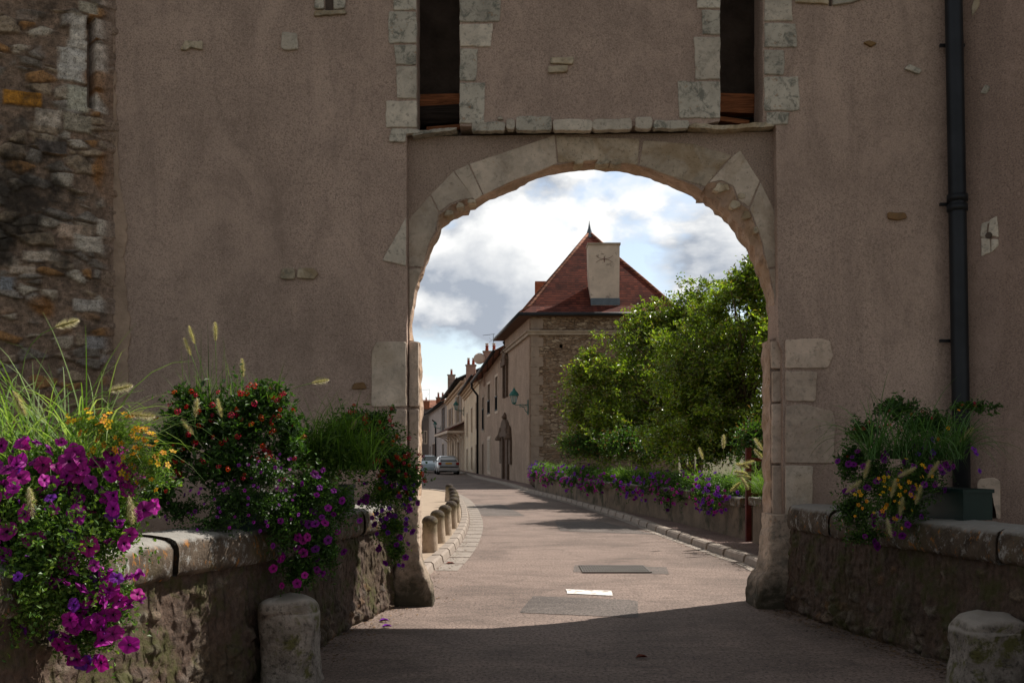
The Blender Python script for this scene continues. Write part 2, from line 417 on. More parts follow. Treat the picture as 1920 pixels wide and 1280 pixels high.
def rubble_fn(s, z, cover=.45, sx=4.2, sz=7.5, seed=0.0, hh=.035, mort=MORT):
    w = noise.noise_vector(Vector((s*2.4+seed, z*2.4, 0)))*.35+noise.noise_vector(Vector((s*8, z*8+seed, 0)))*.16
    d, pt = noise.voronoi(Vector((s*sx+w.x+seed, z*sz+w.y, 0)))
    e = d[1]-d[0]; r = hash_f(pt[0].x*3.17+pt[0].y*5.31); r2 = hash_f(pt[0].x*7.7-pt[0].y*1.9)
    k = sstep(.04, .15, e)*sstep(cover-.12, cover+.1, r+noise.noise(Vector((s*3,z*3,seed)))*.25)
    c = PAL[int(r2*6.99)]
    f = noise.fractal(Vector((s*11, z*11, seed)), .7, 2.2, 4)
    h = k*hh*(.4+.9*hash_f(r*9.1))+.012*f*(.5+k)
    mc = mixc(mort, (.15,.11,.085), max(0, min(1, .5+f*.9)))
    return h, mixc(mc, c, k), k
def relief(name, mapf, s0, s1, z0, z1, step, fn, mat, parent):
    ns = int((s1-s0)/step)+1; nz = int((z1-z0)/step)+1
    vs = []; cs = []
    for j in range(nz):
        z = z0+(z1-z0)*j/(nz-1)
        for i in range(ns):
            s = s0+(s1-s0)*i/(ns-1); h, c = fn(s, z); vs.append(mapf(s, z, h)); cs.append(c)
    fs = [(j*ns+i, j*ns+i+1, (j+1)*ns+i+1, (j+1)*ns+i) for j in range(nz-1) for i in range(ns-1)]
    return mk(name, vs, fs, mat, parent, True, cs)

# ================================================================== GATEHOUSE
G = Fr((0,10.7,0), (1,0,0), (0,-1,0))
def gp(pts, d=0): return [G.px(x,y,d) for x,y in pts]
gate = thing('gatehouse', (1.0,10.7,0), 'tall plastered gatehouse wall with round-headed arch and two drawbridge slots over the road', 'gatehouse')
TOP = 8.7
# front wall: one sheet with the drawbridge recess and both slots cut out
zt = 7.9
def gx(px): return (px-960)/F*10.7
def gz(py): return EYE-(py-HZ)/F*10.7
recess = [(763,1300),(763,880),(764,640),(762,247),(781,247)]
loop = [(gx(763),-.3),(gx(763),gz(640)),(gx(762),gz(247)),(gx(781),gz(245)),(gx(781),zt),(gx(862),zt),(gx(862),gz(236)),(gx(886),gz(238)),(gx(1290),gz(236)),(gx(1350),gz(228)),(gx(1350),zt),(gx(1431),zt),(gx(1430),gz(236)),(gx(1455),gz(236)),(gx(1460),gz(640)),(gx(1467),gz(660)),(gx(1470),-.3)]
inner = rough(loop, .06, .007, .003, 3.3, closed=False)
outer = [(gx(1810),-.3),(gx(1810),TOP),(gx(150),TOP),(gx(150),-.3)]
mb = MB(); solid(mb, G, [inner+outer], 0, -.38)
mb.build('front_wall', M['plaster'], gate)
stone('mortar_edge', G, gp([(195,790),(236,790),(244,600),(232,520),(238,430),(222,300),(216,160),(214,-30),(195,-30)]), .014, M['mortar'], gate, amp=.035, rnd=.02)
# recessed spandrel round the arch
out = [(786,1290),(786,1000),(784,860),(787,760),(785,641),(767,638),(769,590),(775,545),(790,495),(806,458),(818,432),(822,404),(846,384),(868,376),(893,372),(925,357),(960,340),(1000,322),(1040,309),(1080,303),(1120,301),(1160,304),(1200,311),(1235,322),(1270,335),(1300,347),(1318,358),(1326,344),(1352,340),(1374,352),(1384,380),(1402,392),(1412,412),(1424,440),(1432,475),(1443,515),(1452,560),(1459,632),(1443,637),(1444,760),(1446,960),(1443,1040),(1443,1290)]
base_px = [(767,638),(769,590),(775,545),(790,495),(806,458),(822,425),(840,404),(868,385),(893,374),(925,357),(960,340),(1000,322),(1040,309),(1080,303),(1120,301),(1160,304),(1200,311),(1235,322),(1270,335),(1300,350),(1330,367),(1362,392),(1390,424),(1412,456),(1430,490),(1443,525),(1452,560),(1459,632)]
def polar(x, z): return math.atan2(z-2.2, x-1.0), math.hypot(x-1.0, z-2.2)
base_pol = sorted(polar(gx(x)*1.011, EYE+(gz(y)-EYE)*1.011) for x,y in base_px)
def rbase(a): return float(np.interp(a, [q[0] for q in base_pol], [q[1] for q in base_pol]))
op = rough([(gx(x)*1.011, EYE+(gz(y)-EYE)*1.011) for x,y in out], .045, .013, .002, 9.1, closed=False)
RY = -.12
mb = MB(); solid(mb, G, [op+[(gx(1500),-.3),(gx(1500),gz(240)),(gx(740),gz(250)),(gx(740),-.3)]], RY, RY-.003)
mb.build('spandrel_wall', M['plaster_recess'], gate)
# soffit and reveals: rugged loft from front to back of the opening
vs = []; D = [RY+.001, RY-.035, RY-.1, RY-.18, RY-.26, RY-.33]
cx, cz = 1.0, 2.2
for k,d in enumerate(D):
    for a,z in op:
        q = Vector((a*5, z*5, d*9)); e = noise.noise(q)*.026+noise.noise(q*2.7)*.014
        an, rr0 = polar(a, z)
        if k and z > 2.9:
            rb = rbase(an); w_ = (0,.35,.85,1,1,1)[k]; rn = rr0+(min(rb,rr0)-rr0)*w_
            sc_ = rn/rr0; a, z = 1.0+(a-1.0)*sc_, 2.2+(z-2.2)*sc_
            if rr0-rb > .02: e += noise.noise(Vector((a*14,z*14,d*20)))*.035
        v = Vector((a-cx, z-cz)); v.normalize()
        e = e if 0 < k else 0
        vs.append(G.pt(a+v.x*e, z+v.y*e, d))
n = len(op); fs = [(k*n+i, k*n+i+1, (k+1)*n+i+1, (k+1)*n+i) for k in range(len(D)-1) for i in range(n-1)]
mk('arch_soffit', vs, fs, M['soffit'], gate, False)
# rear face of the wall
opb = [(q_.x*1.0, q_.z) for q_ in [Vector(p_) for p_ in vs[-len(op):]]]
mb = MB(); solid(mb, G, [opb+[(gx(1810),-.3),(gx(1810),gz(230)),(gx(150),gz(230)),(gx(150),-.3)]], RY-.328, RY-.36)
mb.build('rear_wall', M['plaster_recess'], gate)
# dark room behind the slots
mb = MB()
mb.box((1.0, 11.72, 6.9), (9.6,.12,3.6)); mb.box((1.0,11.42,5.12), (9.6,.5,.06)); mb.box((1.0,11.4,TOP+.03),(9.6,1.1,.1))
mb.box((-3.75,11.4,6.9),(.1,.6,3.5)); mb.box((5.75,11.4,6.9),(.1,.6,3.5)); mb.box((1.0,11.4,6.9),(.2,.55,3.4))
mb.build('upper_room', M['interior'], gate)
# wooden beams in the slots
mb = MB(); mb.tube([P(760,222,11.25), P(890,215,11.25)], .12, 14); mb.build('timber_beam', M['wood_dark'], gate)
mb = MB(); mb.box(P(825,192,11.3), (.6,.16,.13), Matrix.Rotation(R(-1.5),3,'Y')); mb.build('timber_beam', M['wood'], gate)
mb = MB(); mb.box(P(1388,190,11.28), (.6,.14,.12), Matrix.Rotation(R(2),3,'Y')); mb.box(P(1388,208,11.24), (.6,.14,.09), Matrix.Rotation(R(2),3,'Y')); mb.build('timber_beam', M['wood'], gate)
mb = MB(); mb.box(P(1368,229,11.12), (.4,.14,.05), Matrix.Rotation(R(8),3,'Y')); mb.build('timber_beam', M['wood'], gate)
mb = MB(); mb.tube([P(800,243,11.12), P(870,237,11.12)], .03, 8); mb.build('timber_beam', M['wood'], gate)
# quoins of the slots
def st(name, pts, d, mat, **k): return stone(name, G, gp(pts), d, M[mat], gate, **k)
for x0,y0,x1,y1,m in [
  (732,-60,781,20,'quoin'),(727,23,781,82,'quoin'),(737,85,781,122,'quoin'),(740,125,781,186,'quoin_pale'),(723,190,781,240,'quoin_pale'),
  (862,-60,944,42,'quoin'),(862,46,927,88,'quoin_pale'),(862,92,898,152,'quoin'),(862,156,912,232,'quoin'),
  (1303,-50,1350,16,'quoin'),(1313,20,1350,66,'quoin'),(1298,70,1350,150,'quoin_pale'),(1270,154,1350,222,'quoin'),
  (1433,-60,1488,40,'quoin_pale'),(1433,45,1496,90,'quoin'),(1433,95,1474,141,'quoin'),(1433,145,1500,208,'quoin'),(1437,211,1482,234,'quoin')]:
    r1 = hash_f(x0*1.3+y0)*10; r2 = hash_f(x1+y1*.7)*8
    lo = x0 in (732,727,737,740,723,1303,1313,1298,1270)
    if lo: pts = [(x0+r1*.7,y1),(x1,y1),(x1,y0),(x0+r2*.6,y0)]
    else: pts = [(x0,y1),(x1-r1*.7,y1),(x1-r2*.6,y0),(x0,y0)]
    st('slot_quoin', pts, .016, m, amp=.009, rnd=.007, bev=.009)
for c in range(4):  # higher courses above the frame
    for x0,x1 in ((735,781),(862,915),(1300,1350),(1433,1485)):
        y = -62-c*62; st('slot_quoin', rect(x0+hash_f(c+x0)*8,y-56,x1,y), .014, 'quoin')
# sills and ledge
st('sill_stone', [(730,268),(760,268),(763,252),(788,250),(786,243),(733,242)], .03, 'quoin', amp=.01)
st('sill_stone', [(770,256),(800,252),(850,246),(858,241),(830,242),(800,245),(775,247)], .02, 'quoin', back=-.36, amp=.012)
st('sill_stone', [(1290,240),(1350,243),(1420,240),(1455,236),(1440,229),(1400,233),(1350,236),(1300,232)], .015, 'embedded', back=-.36, amp=.014)
for x0,y0,x1,y1,m in [(885,231,947,248,'quoin'),(949,226,966,245,'quoin_pale'),(968,221,1034,247,'quoin'),(1037,227,1110,247,'quoin_pale'),(1112,226,1184,246,'quoin_pale'),(1191,222,1222,244,'quoin_pale'),(1224,228,1291,243,'quoin')]:
    st('ledge_stone', rect(x0,y0,x1,y1), .05, m, amp=.012, rnd=.02)
# arch ring
for pts,m in [
  ([(767,500),(766,412),(806,367),(822,398),(816,432),(804,456),(792,500)],'smooth_stone'),
  ([(808,365),(850,322),(888,371),(866,374),(844,382),(824,397)],'smooth_stone'),
  ([(852,321),(878,309),(905,366),(890,375)],'smooth_stone'),
  ([(880,308),(1040,254),(1044,307),(960,340),(907,365)],'smooth_stone'),
  ([(1043,256),(1199,261),(1195,309),(1120,300),(1047,306)],'ochre_stone'),
  ([(1206,264),(1300,270),(1372,292),(1345,322),(1322,350),(1262,332),(1199,309)],'ochre_stone'),
  ([(1376,291),(1388,283),(1424,340),(1404,388),(1386,376),(1376,350),(1352,338),(1330,342)],'smooth_stone'),
  ([(1426,343),(1455,402),(1457,498),(1440,503),(1430,455),(1414,410),(1406,391)],'smooth_stone'),
  ([(1443,506),(1458,501),(1461,628),(1455,592),(1452,556)],'smooth_stone'),
  ([(767,504),(790,504),(778,540),(773,575),(768,600)],'smooth_stone')]:
    lp = [G.px(x,y,RY) for x,y in pts]
    stone('arch_stone', G, lp, RY+.006, M[m], gate, back=RY-.03, amp=.003, rnd=.004, bev=.005)
# loose chips under the crown and broken haunch
for x,y,w,h in [(1130,303,14,6),(1155,305,12,6),(1085,304,10,5),(1352,352,16,9),(1378,384,10,8),(1400,404,9,8),(842,400,10,6),(862,386,9,5),(1390,368,8,6),(884,378,8,4),(1417,432,6,8)]:
    lp = [G.px(a,b,RY) for a,b in [(x-w,y+h*.6),(x-w*.3,y+h),(x+w,y+h*.5),(x+w*.8,y-h*.7),(x-w*.4,y-h)]]
    stone('arch_chip', G, lp, RY+.016, M['embedded'], gate, back=RY-.2, amp=.012, rnd=.01)
# springing and jamb stones
for pts,m in [([(697,762),(762,762),(762,641),(706,641),(697,660)],'smooth_stone'),([(722,860),(762,860),(762,767),(735,766)],'jamb'),([(716,960),(762,960),(762,864),(728,863)],'jamb'),([(700,1060),(762,1062),(762,964),(720,964)],'jamb'),
  ([(1472,690),(1552,690),(1561,668),(1556,640),(1540,634),(1472,637)],'jamb'),([(1472,752),(1528,753),(1532,697),(1472,695)],'jamb'),
  ([(1472,868),(1562,868),(1566,790),(1560,770),(1500,757),(1472,762)],'jamb'),([(1472,964),(1522,964),(1523,873),(1472,872)],'smooth_stone'),
  ([(717,489),(762,499),(762,408)],'quoin_pale')]:
    st('jamb_stone', pts, .022, m, amp=.006, rnd=.012)
for pts in [[(768,762),(786,762),(785,641),(768,641)],[(768,880),(785,880),(786,767),(768,767)],[(768,1075),(785,1075),(785,885),(768,885)],
  [(1445,690),(1466,692),(1466,640),(1444,640)],[(1446,754),(1467,752),(1467,696),(1446,697)],[(1446,868),(1468,868),(1467,757),(1446,758)],[(1447,962),(1468,964),(1468,872),(1447,872)],[(1446,1060),(1468,1060),(1468,968),(1448,968)]]:
    lp = [G.px(x,y,RY) for x,y in pts]; stone('jamb_stone', G, lp, RY+.045, M['jamb'], gate, back=RY-.02, amp=.004, rnd=.01)
# small stones showing through the render, little slit at the top
for pts,m in [([(338,95),(352,96),(358,91),(381,96),(381,79),(348,79)],'embedded'),([(527,90),(535,95),(560,94),(558,64),(530,62)],'quoin_pale'),
  ([(1031,121),(1074,122),(1076,109),(1032,110)],'embedded'),([(1028,139),(1064,136),(1065,124),(1028,126)],'embedded'),
  ([(527,523),(554,524),(552,502),(528,504)],'embedded'),([(557,522),(590,524),(598,512),(588,503),(560,503)],'embedded'),
  ([(1664,411),(1680,415),(1700,410),(1696,399),(1664,399)],'embedded_ochre'),([(1618,82),(1632,90),(1643,83),(1630,77)],'embedded_ochre'),
  ([(1694,130),(1722,141),(1727,132),(1702,121)],'quoin'),([(590,716),(607,717),(609,706),(592,706)],'embedded'),([(660,730),(688,728),(684,716),(664,718)],'embedded_ochre'),
  ([(590,18),(609,18),(609,-30),(592,-30)],'quoin'),([(626,20),(648,18),(648,-30),(626,-30)],'quoin'),([(588,32),(650,28),(648,21),(590,22)],'embedded'),
  ([(1490,6),(1553,10),(1553,-30),(1494,-30)],'embedded'),([(1560,12),(1600,6),(1622,-4),(1620,-30),(1560,-30)],'quoin'),([(932,224),(938,217),(946,226)],'quoin_pale')]:
    st('embedded_stone', pts, .032, m, amp=.008, rnd=.012)
for x0,x1 in ((610,625),(1554,1559)):
    mb = MB(); solid(mb, G, [gp([(x0,20 if x0<700 else 12),(x1,20 if x0<700 else 12),(x1,-60),(x0,-60)])], .003, -.02); mb.build('slit_opening', M['interior'], gate)
# battered foot stones of the piers
def footstone(name, prof, yb, yf, mat, parent, label=None):
    """prof: [(z, x_left, x_right)], front face bulging toward yf at the bottom"""
    mb = MB(); vs = []; n = 48; nz = len(prof)*9
    zs = np.linspace(prof[0][0], prof[-1][0], nz)
    for z in zs:
        xl = np.interp(z, [p[0] for p in prof], [p[1] for p in prof]); xr = np.interp(z, [p[0] for p in prof], [p[2] for p in prof])
        t = (z-prof[0][0])/(prof[-1][0]-prof[0][0]); y0 = yf+(yb-.12-yf)*t**1.3
        for k in range(n):
            a = 2*math.pi*k/n; cx_ = (xl+xr)/2; cy = (y0+yb+.3)/2
            ca, sa = math.cos(a), math.sin(a); e = .22
            x = cx_+(xr-xl)/2*math.copysign(abs(ca)**e, ca); y = cy+(yb+.3-y0)/2*math.copysign(abs(sa)**e, sa)
            q = Vector((x,y,z)); vs.append(q+noise.noise_vector(q*4)*.016+noise.noise_vector(q*11)*.012+noise.noise_vector(q*27)*.006)
    fs = [(j*n+k, j*n+(k+1)%n, (j+1)*n+(k+1)%n, (j+1)*n+k) for j in range(nz-1) for k in range(n)]
    fs.append(tuple((nz-1)*n+k for k in range(n)))
    mb.add(vs, fs); return mb.build(name, M[mat], parent, False)
footstone('pier_foot', [(-.05,-1.27,-.83),(.1,-1.26,-.83),(.22,-1.25,-.86),(.36,-1.24,-.92),(.5,-1.24,-.965),(.8,-1.23,-.975),(1.15,-1.22,-.98)], 10.7, 10.6, 'foot', gate)
footstone('pier_foot', [(-.05,2.52,2.95),(.1,2.52,2.95),(.25,2.55,2.95),(.38,2.63,2.96),(.55,2.67,2.96),(.75,2.69,2.95),(.96,2.70,2.94)], 10.7, 10.42, 'foot', gate)
# downpipe
dp = MB(); X0,X1 = gx(1781), gx(1790)
pts = [(gx(1776),10.56,TOP),(gx(1777),10.56,gz(0)),(gx(1784),10.56,gz(380)),(gx(1790),10.56,gz(740)),(gx(1793),10.56,gz(1000))]
dp.tube(pts, .088, 18); dpo = dp.build('downpipe', M['zinc'], gate, True)
for y in (378,396):
    mb = MB(); c = (gx(1784),10.56,gz(y)); mb.tube([(c[0],c[1],c[2]-.035),(c[0],c[1],c[2]+.035)], .104, 18); mb.build('pipe_collar', M['zinc'], dpo, True)
for y in (386,90,640): mb = MB(); mb.box((gx(1784)-.02,10.64,gz(y)), (.26,.03,.03)); mb.build('pipe_bracket', M['black_iron'], dpo)

# ================================================================== RUBBLE TOWER (left)
TC = Vector((-6.19,13.0,0)); TR = 3.05
tower = thing('round_tower', (TC.x,TC.y,0), 'round rubble-stone tower with a narrow arrow slit at the left edge of the gate', 'tower')
def tmap(s, z, h):  # s = angle (rad) measured from -Y towards +X
    r = TR+h; return (TC.x+math.sin(s)*r, TC.y-math.cos(s)*r, z)
def t_px(px, py):
    """approximate (s,z) on the tower for a pixel"""
    s = .4
    for _ in range(12):
        Y = TC.y-math.cos(s)*TR; x = (px-960)/F*Y; s = math.asin(max(-1,min(1,(x-TC.x)/TR)))
    Y = TC.y-math.cos(s)*TR; return s, EYE-(py-HZ)/F*Y
TS = []
for x0,y0,x1,y1,c in [(129,24,162,95,(.42,.39,.35)),(110,88,161,158,(.43,.41,.38)),(124,158,163,213,(.36,.35,.29)),(148,2,182,30,(.33,.3,.24)),(177,36,206,80,(.38,.33,.29)),(177,80,202,168,(.39,.34,.3)),(176,172,201,215,(.42,.38,.34)),
      (68,203,116,243,(.44,.38,.32)),(120,212,172,253,(.27,.24,.19)),(8,168,78,203,(.36,.17,.03)),(180,412,222,445,(.42,.38,.33)),(110,420,155,450,(.42,.32,.25)),(70,262,125,292,(.14,.12,.11)),(172,310,212,330,(.38,.25,.15)),(140,440,188,475,(.4,.36,.31)),(45,470,110,492,(.4,.34,.28)),(20,498,66,515,(.38,.31,.25)),(138,560,222,590,(.36,.33,.3)),(0,520,26,545,(.2,.21,.23)),(160,630,205,655,(.24,.23,.23)),(186,0,216,18,(.36,.3,.26)),(190,665,232,682,(.25,.24,.24))]:
    s0,za = t_px(x0,y0); s1,zb = t_px(x1,y1); TS.append((s0,s1,zb,za,tuple(q*1.3 for q in c),x0+y0))
SL0 = t_px(163,32); SL1 = t_px(176,205)
def tower_fn(s, z):
    L = s*TR
    h, c, k = rubble_fn(L, z, .42, 4.6, 8.2, 2.0, .05)
    wob = noise.noise(Vector((L*7, z*7, 3)))*.012+noise.noise(Vector((L*22, z*22, 3)))*.006
    for s0,s1,z0,z1,cc,sd in TS:
        dx = min(L-s0*TR, s1*TR-L)+wob; dz = min(z-z0, z1-z)+wob*1.2; d = min(dx, dz)
        if d > -.015:
            t = sstep(-.012, .008, d); f = noise.fractal(Vector((L*14, z*14, sd)), .7, 2.2, 3)
            c = mixc(c, tuple(x*(1+.3*f) for x in cc), t); h = h*(1-t)+t*(.03+.012*f)
    # black algae stains
    q = Vector((L*1.6, z*1.1, 7)); b = noise.fractal(q*1.8, .6, 2.1, 5)
    d1 = math.hypot((L-t_px(30,350)[0]*TR)/.42, (z-t_px(30,350)[1])/.75)
    w = sstep(1.35, .2, d1-b*1.1)
    w = max(w, sstep(.32, .62, b)*.55)
    c = mixc(c, (.028,.025,.022), w*.88)
    o = noise.noise(Vector((L*2.1, z*2.1, 19))); c = mixc(c, (.3,.13,.03), sstep(.38,.55,o)*.7)
    if SL0[0] < s < SL1[0] and SL1[1] < z < SL0[1]:
        h = -.3; c = (.1,.08,.07)
    # smeared mortar joint where tower meets the render
    e = t_px(212,0)[0]; k = sstep(e-.05, e-.015, s+noise.noise(Vector((z*2.2,5,0)))*.02); c = mixc(c, (.25,.18,.14), k*.8); h *= (1-k*.6)
    return h, c
relief('rubble_face', tmap, t_px(-70,400)[0], .84, -.05, 6.75, .0095, tower_fn, M['rubble'], tower)
mb = MB(); vs = []; fs = []; n_ = 40
a0 = t_px(-70,400)[0]
for k in range(n_+1):
    a = a0-(2*math.pi-(.84-a0))*k/n_
    for z in (-.2, 9.2): vs.append((TC.x+math.sin(a)*(TR-.005), TC.y-math.cos(a)*(TR-.005), z))
fs = [(2*k,2*k+1,2*k+3,2*k+2) for k in range(n_)]
mb.add(vs, fs)
vs = []; fs = []
for k in range(13):
    a = a0+(.84-a0)*k/12
    for z in (6.74, 9.2): vs.append((TC.x+math.sin(a)*TR, TC.y-math.cos(a)*TR, z))
fs = [(2*k,2*k+1,2*k+3,2*k+2) for k in range(12)]
mb.add(vs, fs); mb.lathe([(TR,9.2),(.2,11.5)], (TC.x,TC.y,0), 40)
mb.build('tower_shell', M['garden_wall'], tower)

# ================================================================== RIGHT WING
wing = thing('wing_house', (5.2,10.2,0), 'dark pink plastered house wall angled toward the bridge right of the downpipe', 'house')
W = Fr((gx(1797),10.69,0), (1.77,-1.5,0), (-1.5,-1.77,0))
mb = MB(); hole = [W.px(x,y) for x,y in [(1837,972),(1868,972),(1869,946),(1862,930),(1850,927),(1841,936)]]
solid(mb, W, [[(0,-.3),(3.2,-.3),(3.2,7.8),(0,7.8)], hole], 0, -.3); mb.build('wall', M['plaster_wing'], wing)
mb = MB(); mb.box(W.pt(.55,1.05,-.33), (1.2,.02,1.2), Matrix.Rotation(math.atan2(-1.5,1.77),3,'Z')); mb.build('drain_back', M['interior'], wing)
mb = MB(); q = [W.pt(3.2,0,-.001), W.pt(3.2,0,-.001)+Vector((5,3,0)), W.pt(0,0,-.31)+Vector((3,4.5,0))]
Wb = Fr(W.pt(3.2,0,-.002), (.7,1,0), (1,-.7,0)); solid(mb, Wb, [[(0,-.3),(6,-.3),(6,7.8),(0,7.8)]], 0, -.3); mb.build('end_wall', M['plaster_wing'], wing)
for pts,m in [([(1832,912),(1840,970),(1836,905)],'jamb')][:0]+[([(1823,32),(1836,12),(1838,-4),(1830,-6),(1822,14)],'embedded'),([(1838,176),(1850,178),(1857,164),(1848,159)],'quoin'),
   ([(1838,444),(1850,446),(1852,420),(1868,410),(1840,420)],'quoin_pale'),([(1853,440),(1873,446),(1870,405),(1856,412)],'quoin_pale'),([(1841,482),(1858,474),(1856,447),(1840,446)],'quoin_pale'),([(1859,474),(1872,462),(1872,448),(1858,448)],'quoin_pale'),
   ([(1831,972),(1836,972),(1840,935),(1850,925),(1864,930),(1871,972),(1876,972),(1876,900),(1866,895),(1838,897),(1833,905)],'jamb')]:
    stone('wall_stone', W, [W.px(x,y) for x,y in pts], .015, M[m], wing, amp=.006, rnd=.01)
mb = MB(); mb.tube([W.pt(*W.px(1855,442),.017), W.pt(*W.px(1855,442),.022)], .035, 12); mb.build('peg_hole', M['interior'], wing)

# ================================================================== PARAPETS
LP = smooth_path([(-2.5,2.6),(-2.4,4.0),(-2.33,4.9),(-2.2,6.1),(-1.86,7.0),(-1.66,8.0),(-1.52,9.3),(-1.27,10.62)], .02)
RP = smooth_path([(3.9,4.4),(3.62,6.0),(3.45,7.2),(3.22,8.4),(3.0,9.4),(2.86,10.4)], .02)
def parapet(name, path, side, label, splits, seed):
    """side=+1: face looks to the right-hand normal"""
    t = thing(name, (path[len(path)//2][0].x, path[len(path)//2][0].y, 0), label, 'parapet')
    L = path[-1][2]
    def mp(s, z, h):
        i = min(len(path)-1, max(0, int(s/.02))); p, nn, _ = path[i]
        bat = .05*(1-min(1,z/.8)); return (p.x+nn.x*side*(h+bat), p.y+nn.y*side*(h+bat), z)
    def fn(s, z):
        p = path[min(len(path)-1, int(s/.02))][0]
        ex = sstep(.55, .05, z+noise.noise(Vector((s*2.2, 0, seed)))*.3)
        h, c, k = rubble_fn(s, z, .95-.4*ex, 8.0, 12.0, seed, .026, (.18,.122,.09))
        f = noise.fractal(Vector((s*2.2, z*2.2, seed+4)), .6, 2.1, 5); f3 = noise.fractal(Vector((s*17, z*17, seed+4)), .5, 2.1, 3)
        h += .022*f+.011*f3
        c = mixc(c, (.075,.06,.05), sstep(-.05,.4,f)*.7)
        g = noise.noise(Vector((s*3.1, z*1.4, seed+9))); c = mixc(c, (.07,.068,.02), sstep(.12,.4,g)*.65)
        if z < .03: h -= .02
        c = tuple(x*.5 for x in mixc(c, (.19,.13,.10), .45))
        return h, c
    relief('wall_face', mp, 0, L, -.03, .86, .016, fn, M['parapet'], t)
    mb = MB(); sec = [(-side*.02,-.1),(-side*.42,-.1),(-side*.42,.8),(-side*.02,.8)]
    sweep(mb, path[::10]+[path[-1]], sec); mb.build('wall_core', M['parapet'] if False else M['garden_wall'], t)
    for a,b in zip(splits[:-1], splits[1:]):
        mb = MB(); dz = (hash_f(a*3.1+seed)-.5)*.03; ov = .05+hash_f(a*1.7)*.03
        z0 = .825+dz; z1 = 1.075+dz
        sec = []
        for o,z in [(ov-.02,z0),(ov,z0+.03),(ov+.005,z0+.08),(ov+.005,z0+.13),(ov,z1-.07),(ov-.02,z1-.03),(ov-.06,z1-.006),(-.05,z1),(-.15,z1+.005),(-.25,z1+.005),(-.38,z1),(-.46,z1-.02),(-.48,z1-.06),(-.48,z0),(-.2,z0)]:
            sec.append((side*o, z))
        sp = [q for q in path if a+.008 <= q[2] <= b-.008]
        sweep(mb, sp, sec, .012, 7, seed+a)
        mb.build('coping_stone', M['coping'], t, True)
    return t
LL = LP[-1][2]; RL = RP[-1][2]
parapet('parapet_wall', LP, 1, 'low mossy bridge parapet with lichened coping left of the road', [0,1.1,2.25,3.72,4.95,6.1,7.15,LL], 3.7)
parapet('parapet_wall', RP, -1, 'low crumbling bridge parapet with orange-lichened coping right of the road', [0,1.4,2.75,4.2,5.1,RL-.05], 11.2)
# guard stones
def guard(name, c, w, d, h, lean, label, seed):
    mb = MB(); vs = []; n = 28; nz = 18
    for j in range(nz+6):
        t = min(1, j/(nz-1)); z = h*(math.sin(t*math.pi/2)**.85 if False else t)
        shr = 1.0
        if j >= nz-3: 
            q_ = (j-(nz-3))/8.0; shr = math.sqrt(max(0,1-q_*q_)); z = h*((nz-4)/(nz-1))+h*.17*math.sin(q_*math.pi/2)
        for k in range(n):
            a = 2*math.pi*k/n; ca, sa = math.cos(a), math.sin(a); e = .42
            x = w/2*math.copysign(abs(ca)**e, ca)*shr*(1+.06*(1-t)); y = d/2*math.copysign(abs(sa)**e, sa)*shr
            x += lean*(1-t)**2
            q = Vector((x,y,z)); q += noise.noise_vector((q+Vector((seed,0,0)))*5)*.03+noise.noise_vector((q+Vector((seed,0,0)))*14)*.011
            vs.append(q+Vector(c))
    nz = nz+6
    fs = [(j*n+k, j*n+(k+1)%n, (j+1)*n+(k+1)%n, (j+1)*n+k) for j in range(nz-1) for k in range(n)]
    fs.append(tuple((nz-1)*n+k for k in range(n)))
    mb.add([Vector(q)-Vector(c) for q in vs], fs)
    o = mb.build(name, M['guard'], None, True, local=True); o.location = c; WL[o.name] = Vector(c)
    return tag(o, label, 'guard stone', 'guard stones at the foot of the parapets')
guard('guard_stone', (-1.57,7.12,-.06), .38, .34, .66, .045, 'worn mossy guard stone at the foot of the left parapet', 2.0)
guard('guard_stone', (3.27,6.95,-.06), .4, .4, .56, -.05, 'pale-topped leaning guard stone at the foot of the right parapet', 9.0)

# ================================================================== GROUND
mb = MB(); g = 26
mb.add([(-900,-300,-.05),(900,-300,-.05),(900,1400,-.05),(-900,1400,-.05)], [(0,1,2,3)])
tag(mb.build('ground', M['earth']), kind='structure')
KR = [(3.2,10.9),(3.38,13.0),(3.42,14.8),(3.3,16.2),(2.98,20.7),(2.7,25.3),(1.8,34),(.65,43),(-.25,52),(-2.15,66),(-4.3,84),(-8.4,113),(-14.2,156)]
KL = [(-1.0,10.9),(-1.1,13.2),(-1.0,15.5),(-.94,18),(-.96,21.5),(-1.08,25),(-1.38,30),(-1.9,36),(-2.7,41),(-4.2,43.6),(-8,45.5),(-20,48)]
kr = smooth_path(KR, .5); kl = smooth_path(KL, .5)
# road sheet: near bridge, then between the kerbs, then the wide shaded part
mb = MB()
rl = [(-3.2,-2),(-3.2,4),(-3,6.4),(-2.3,7.2),(-1.9,8.5),(-1.6,10),(-1.35,10.9)]+[(p.x-.02,p.y) for p,_,_ in kl]+[(-60,60),(-60,170),(-30,170)]
rr = [(4.6,-2),(4.6,4),(3.9,6.5),(3.5,8.4),(3.2,10),(3.15,10.9)]+[(p.x+.02,p.y) for p,_,_ in kr]
loop = [Vector((x,y,0)) for x,y in rr]+[Vector((x,y,0)) for x,y in rl[::-1]]
tri = tessellate_polygon([loop]); mb.add(loop, [tuple(t) for t in tri])
tag(mb.build('road', M['road']), kind='structure')
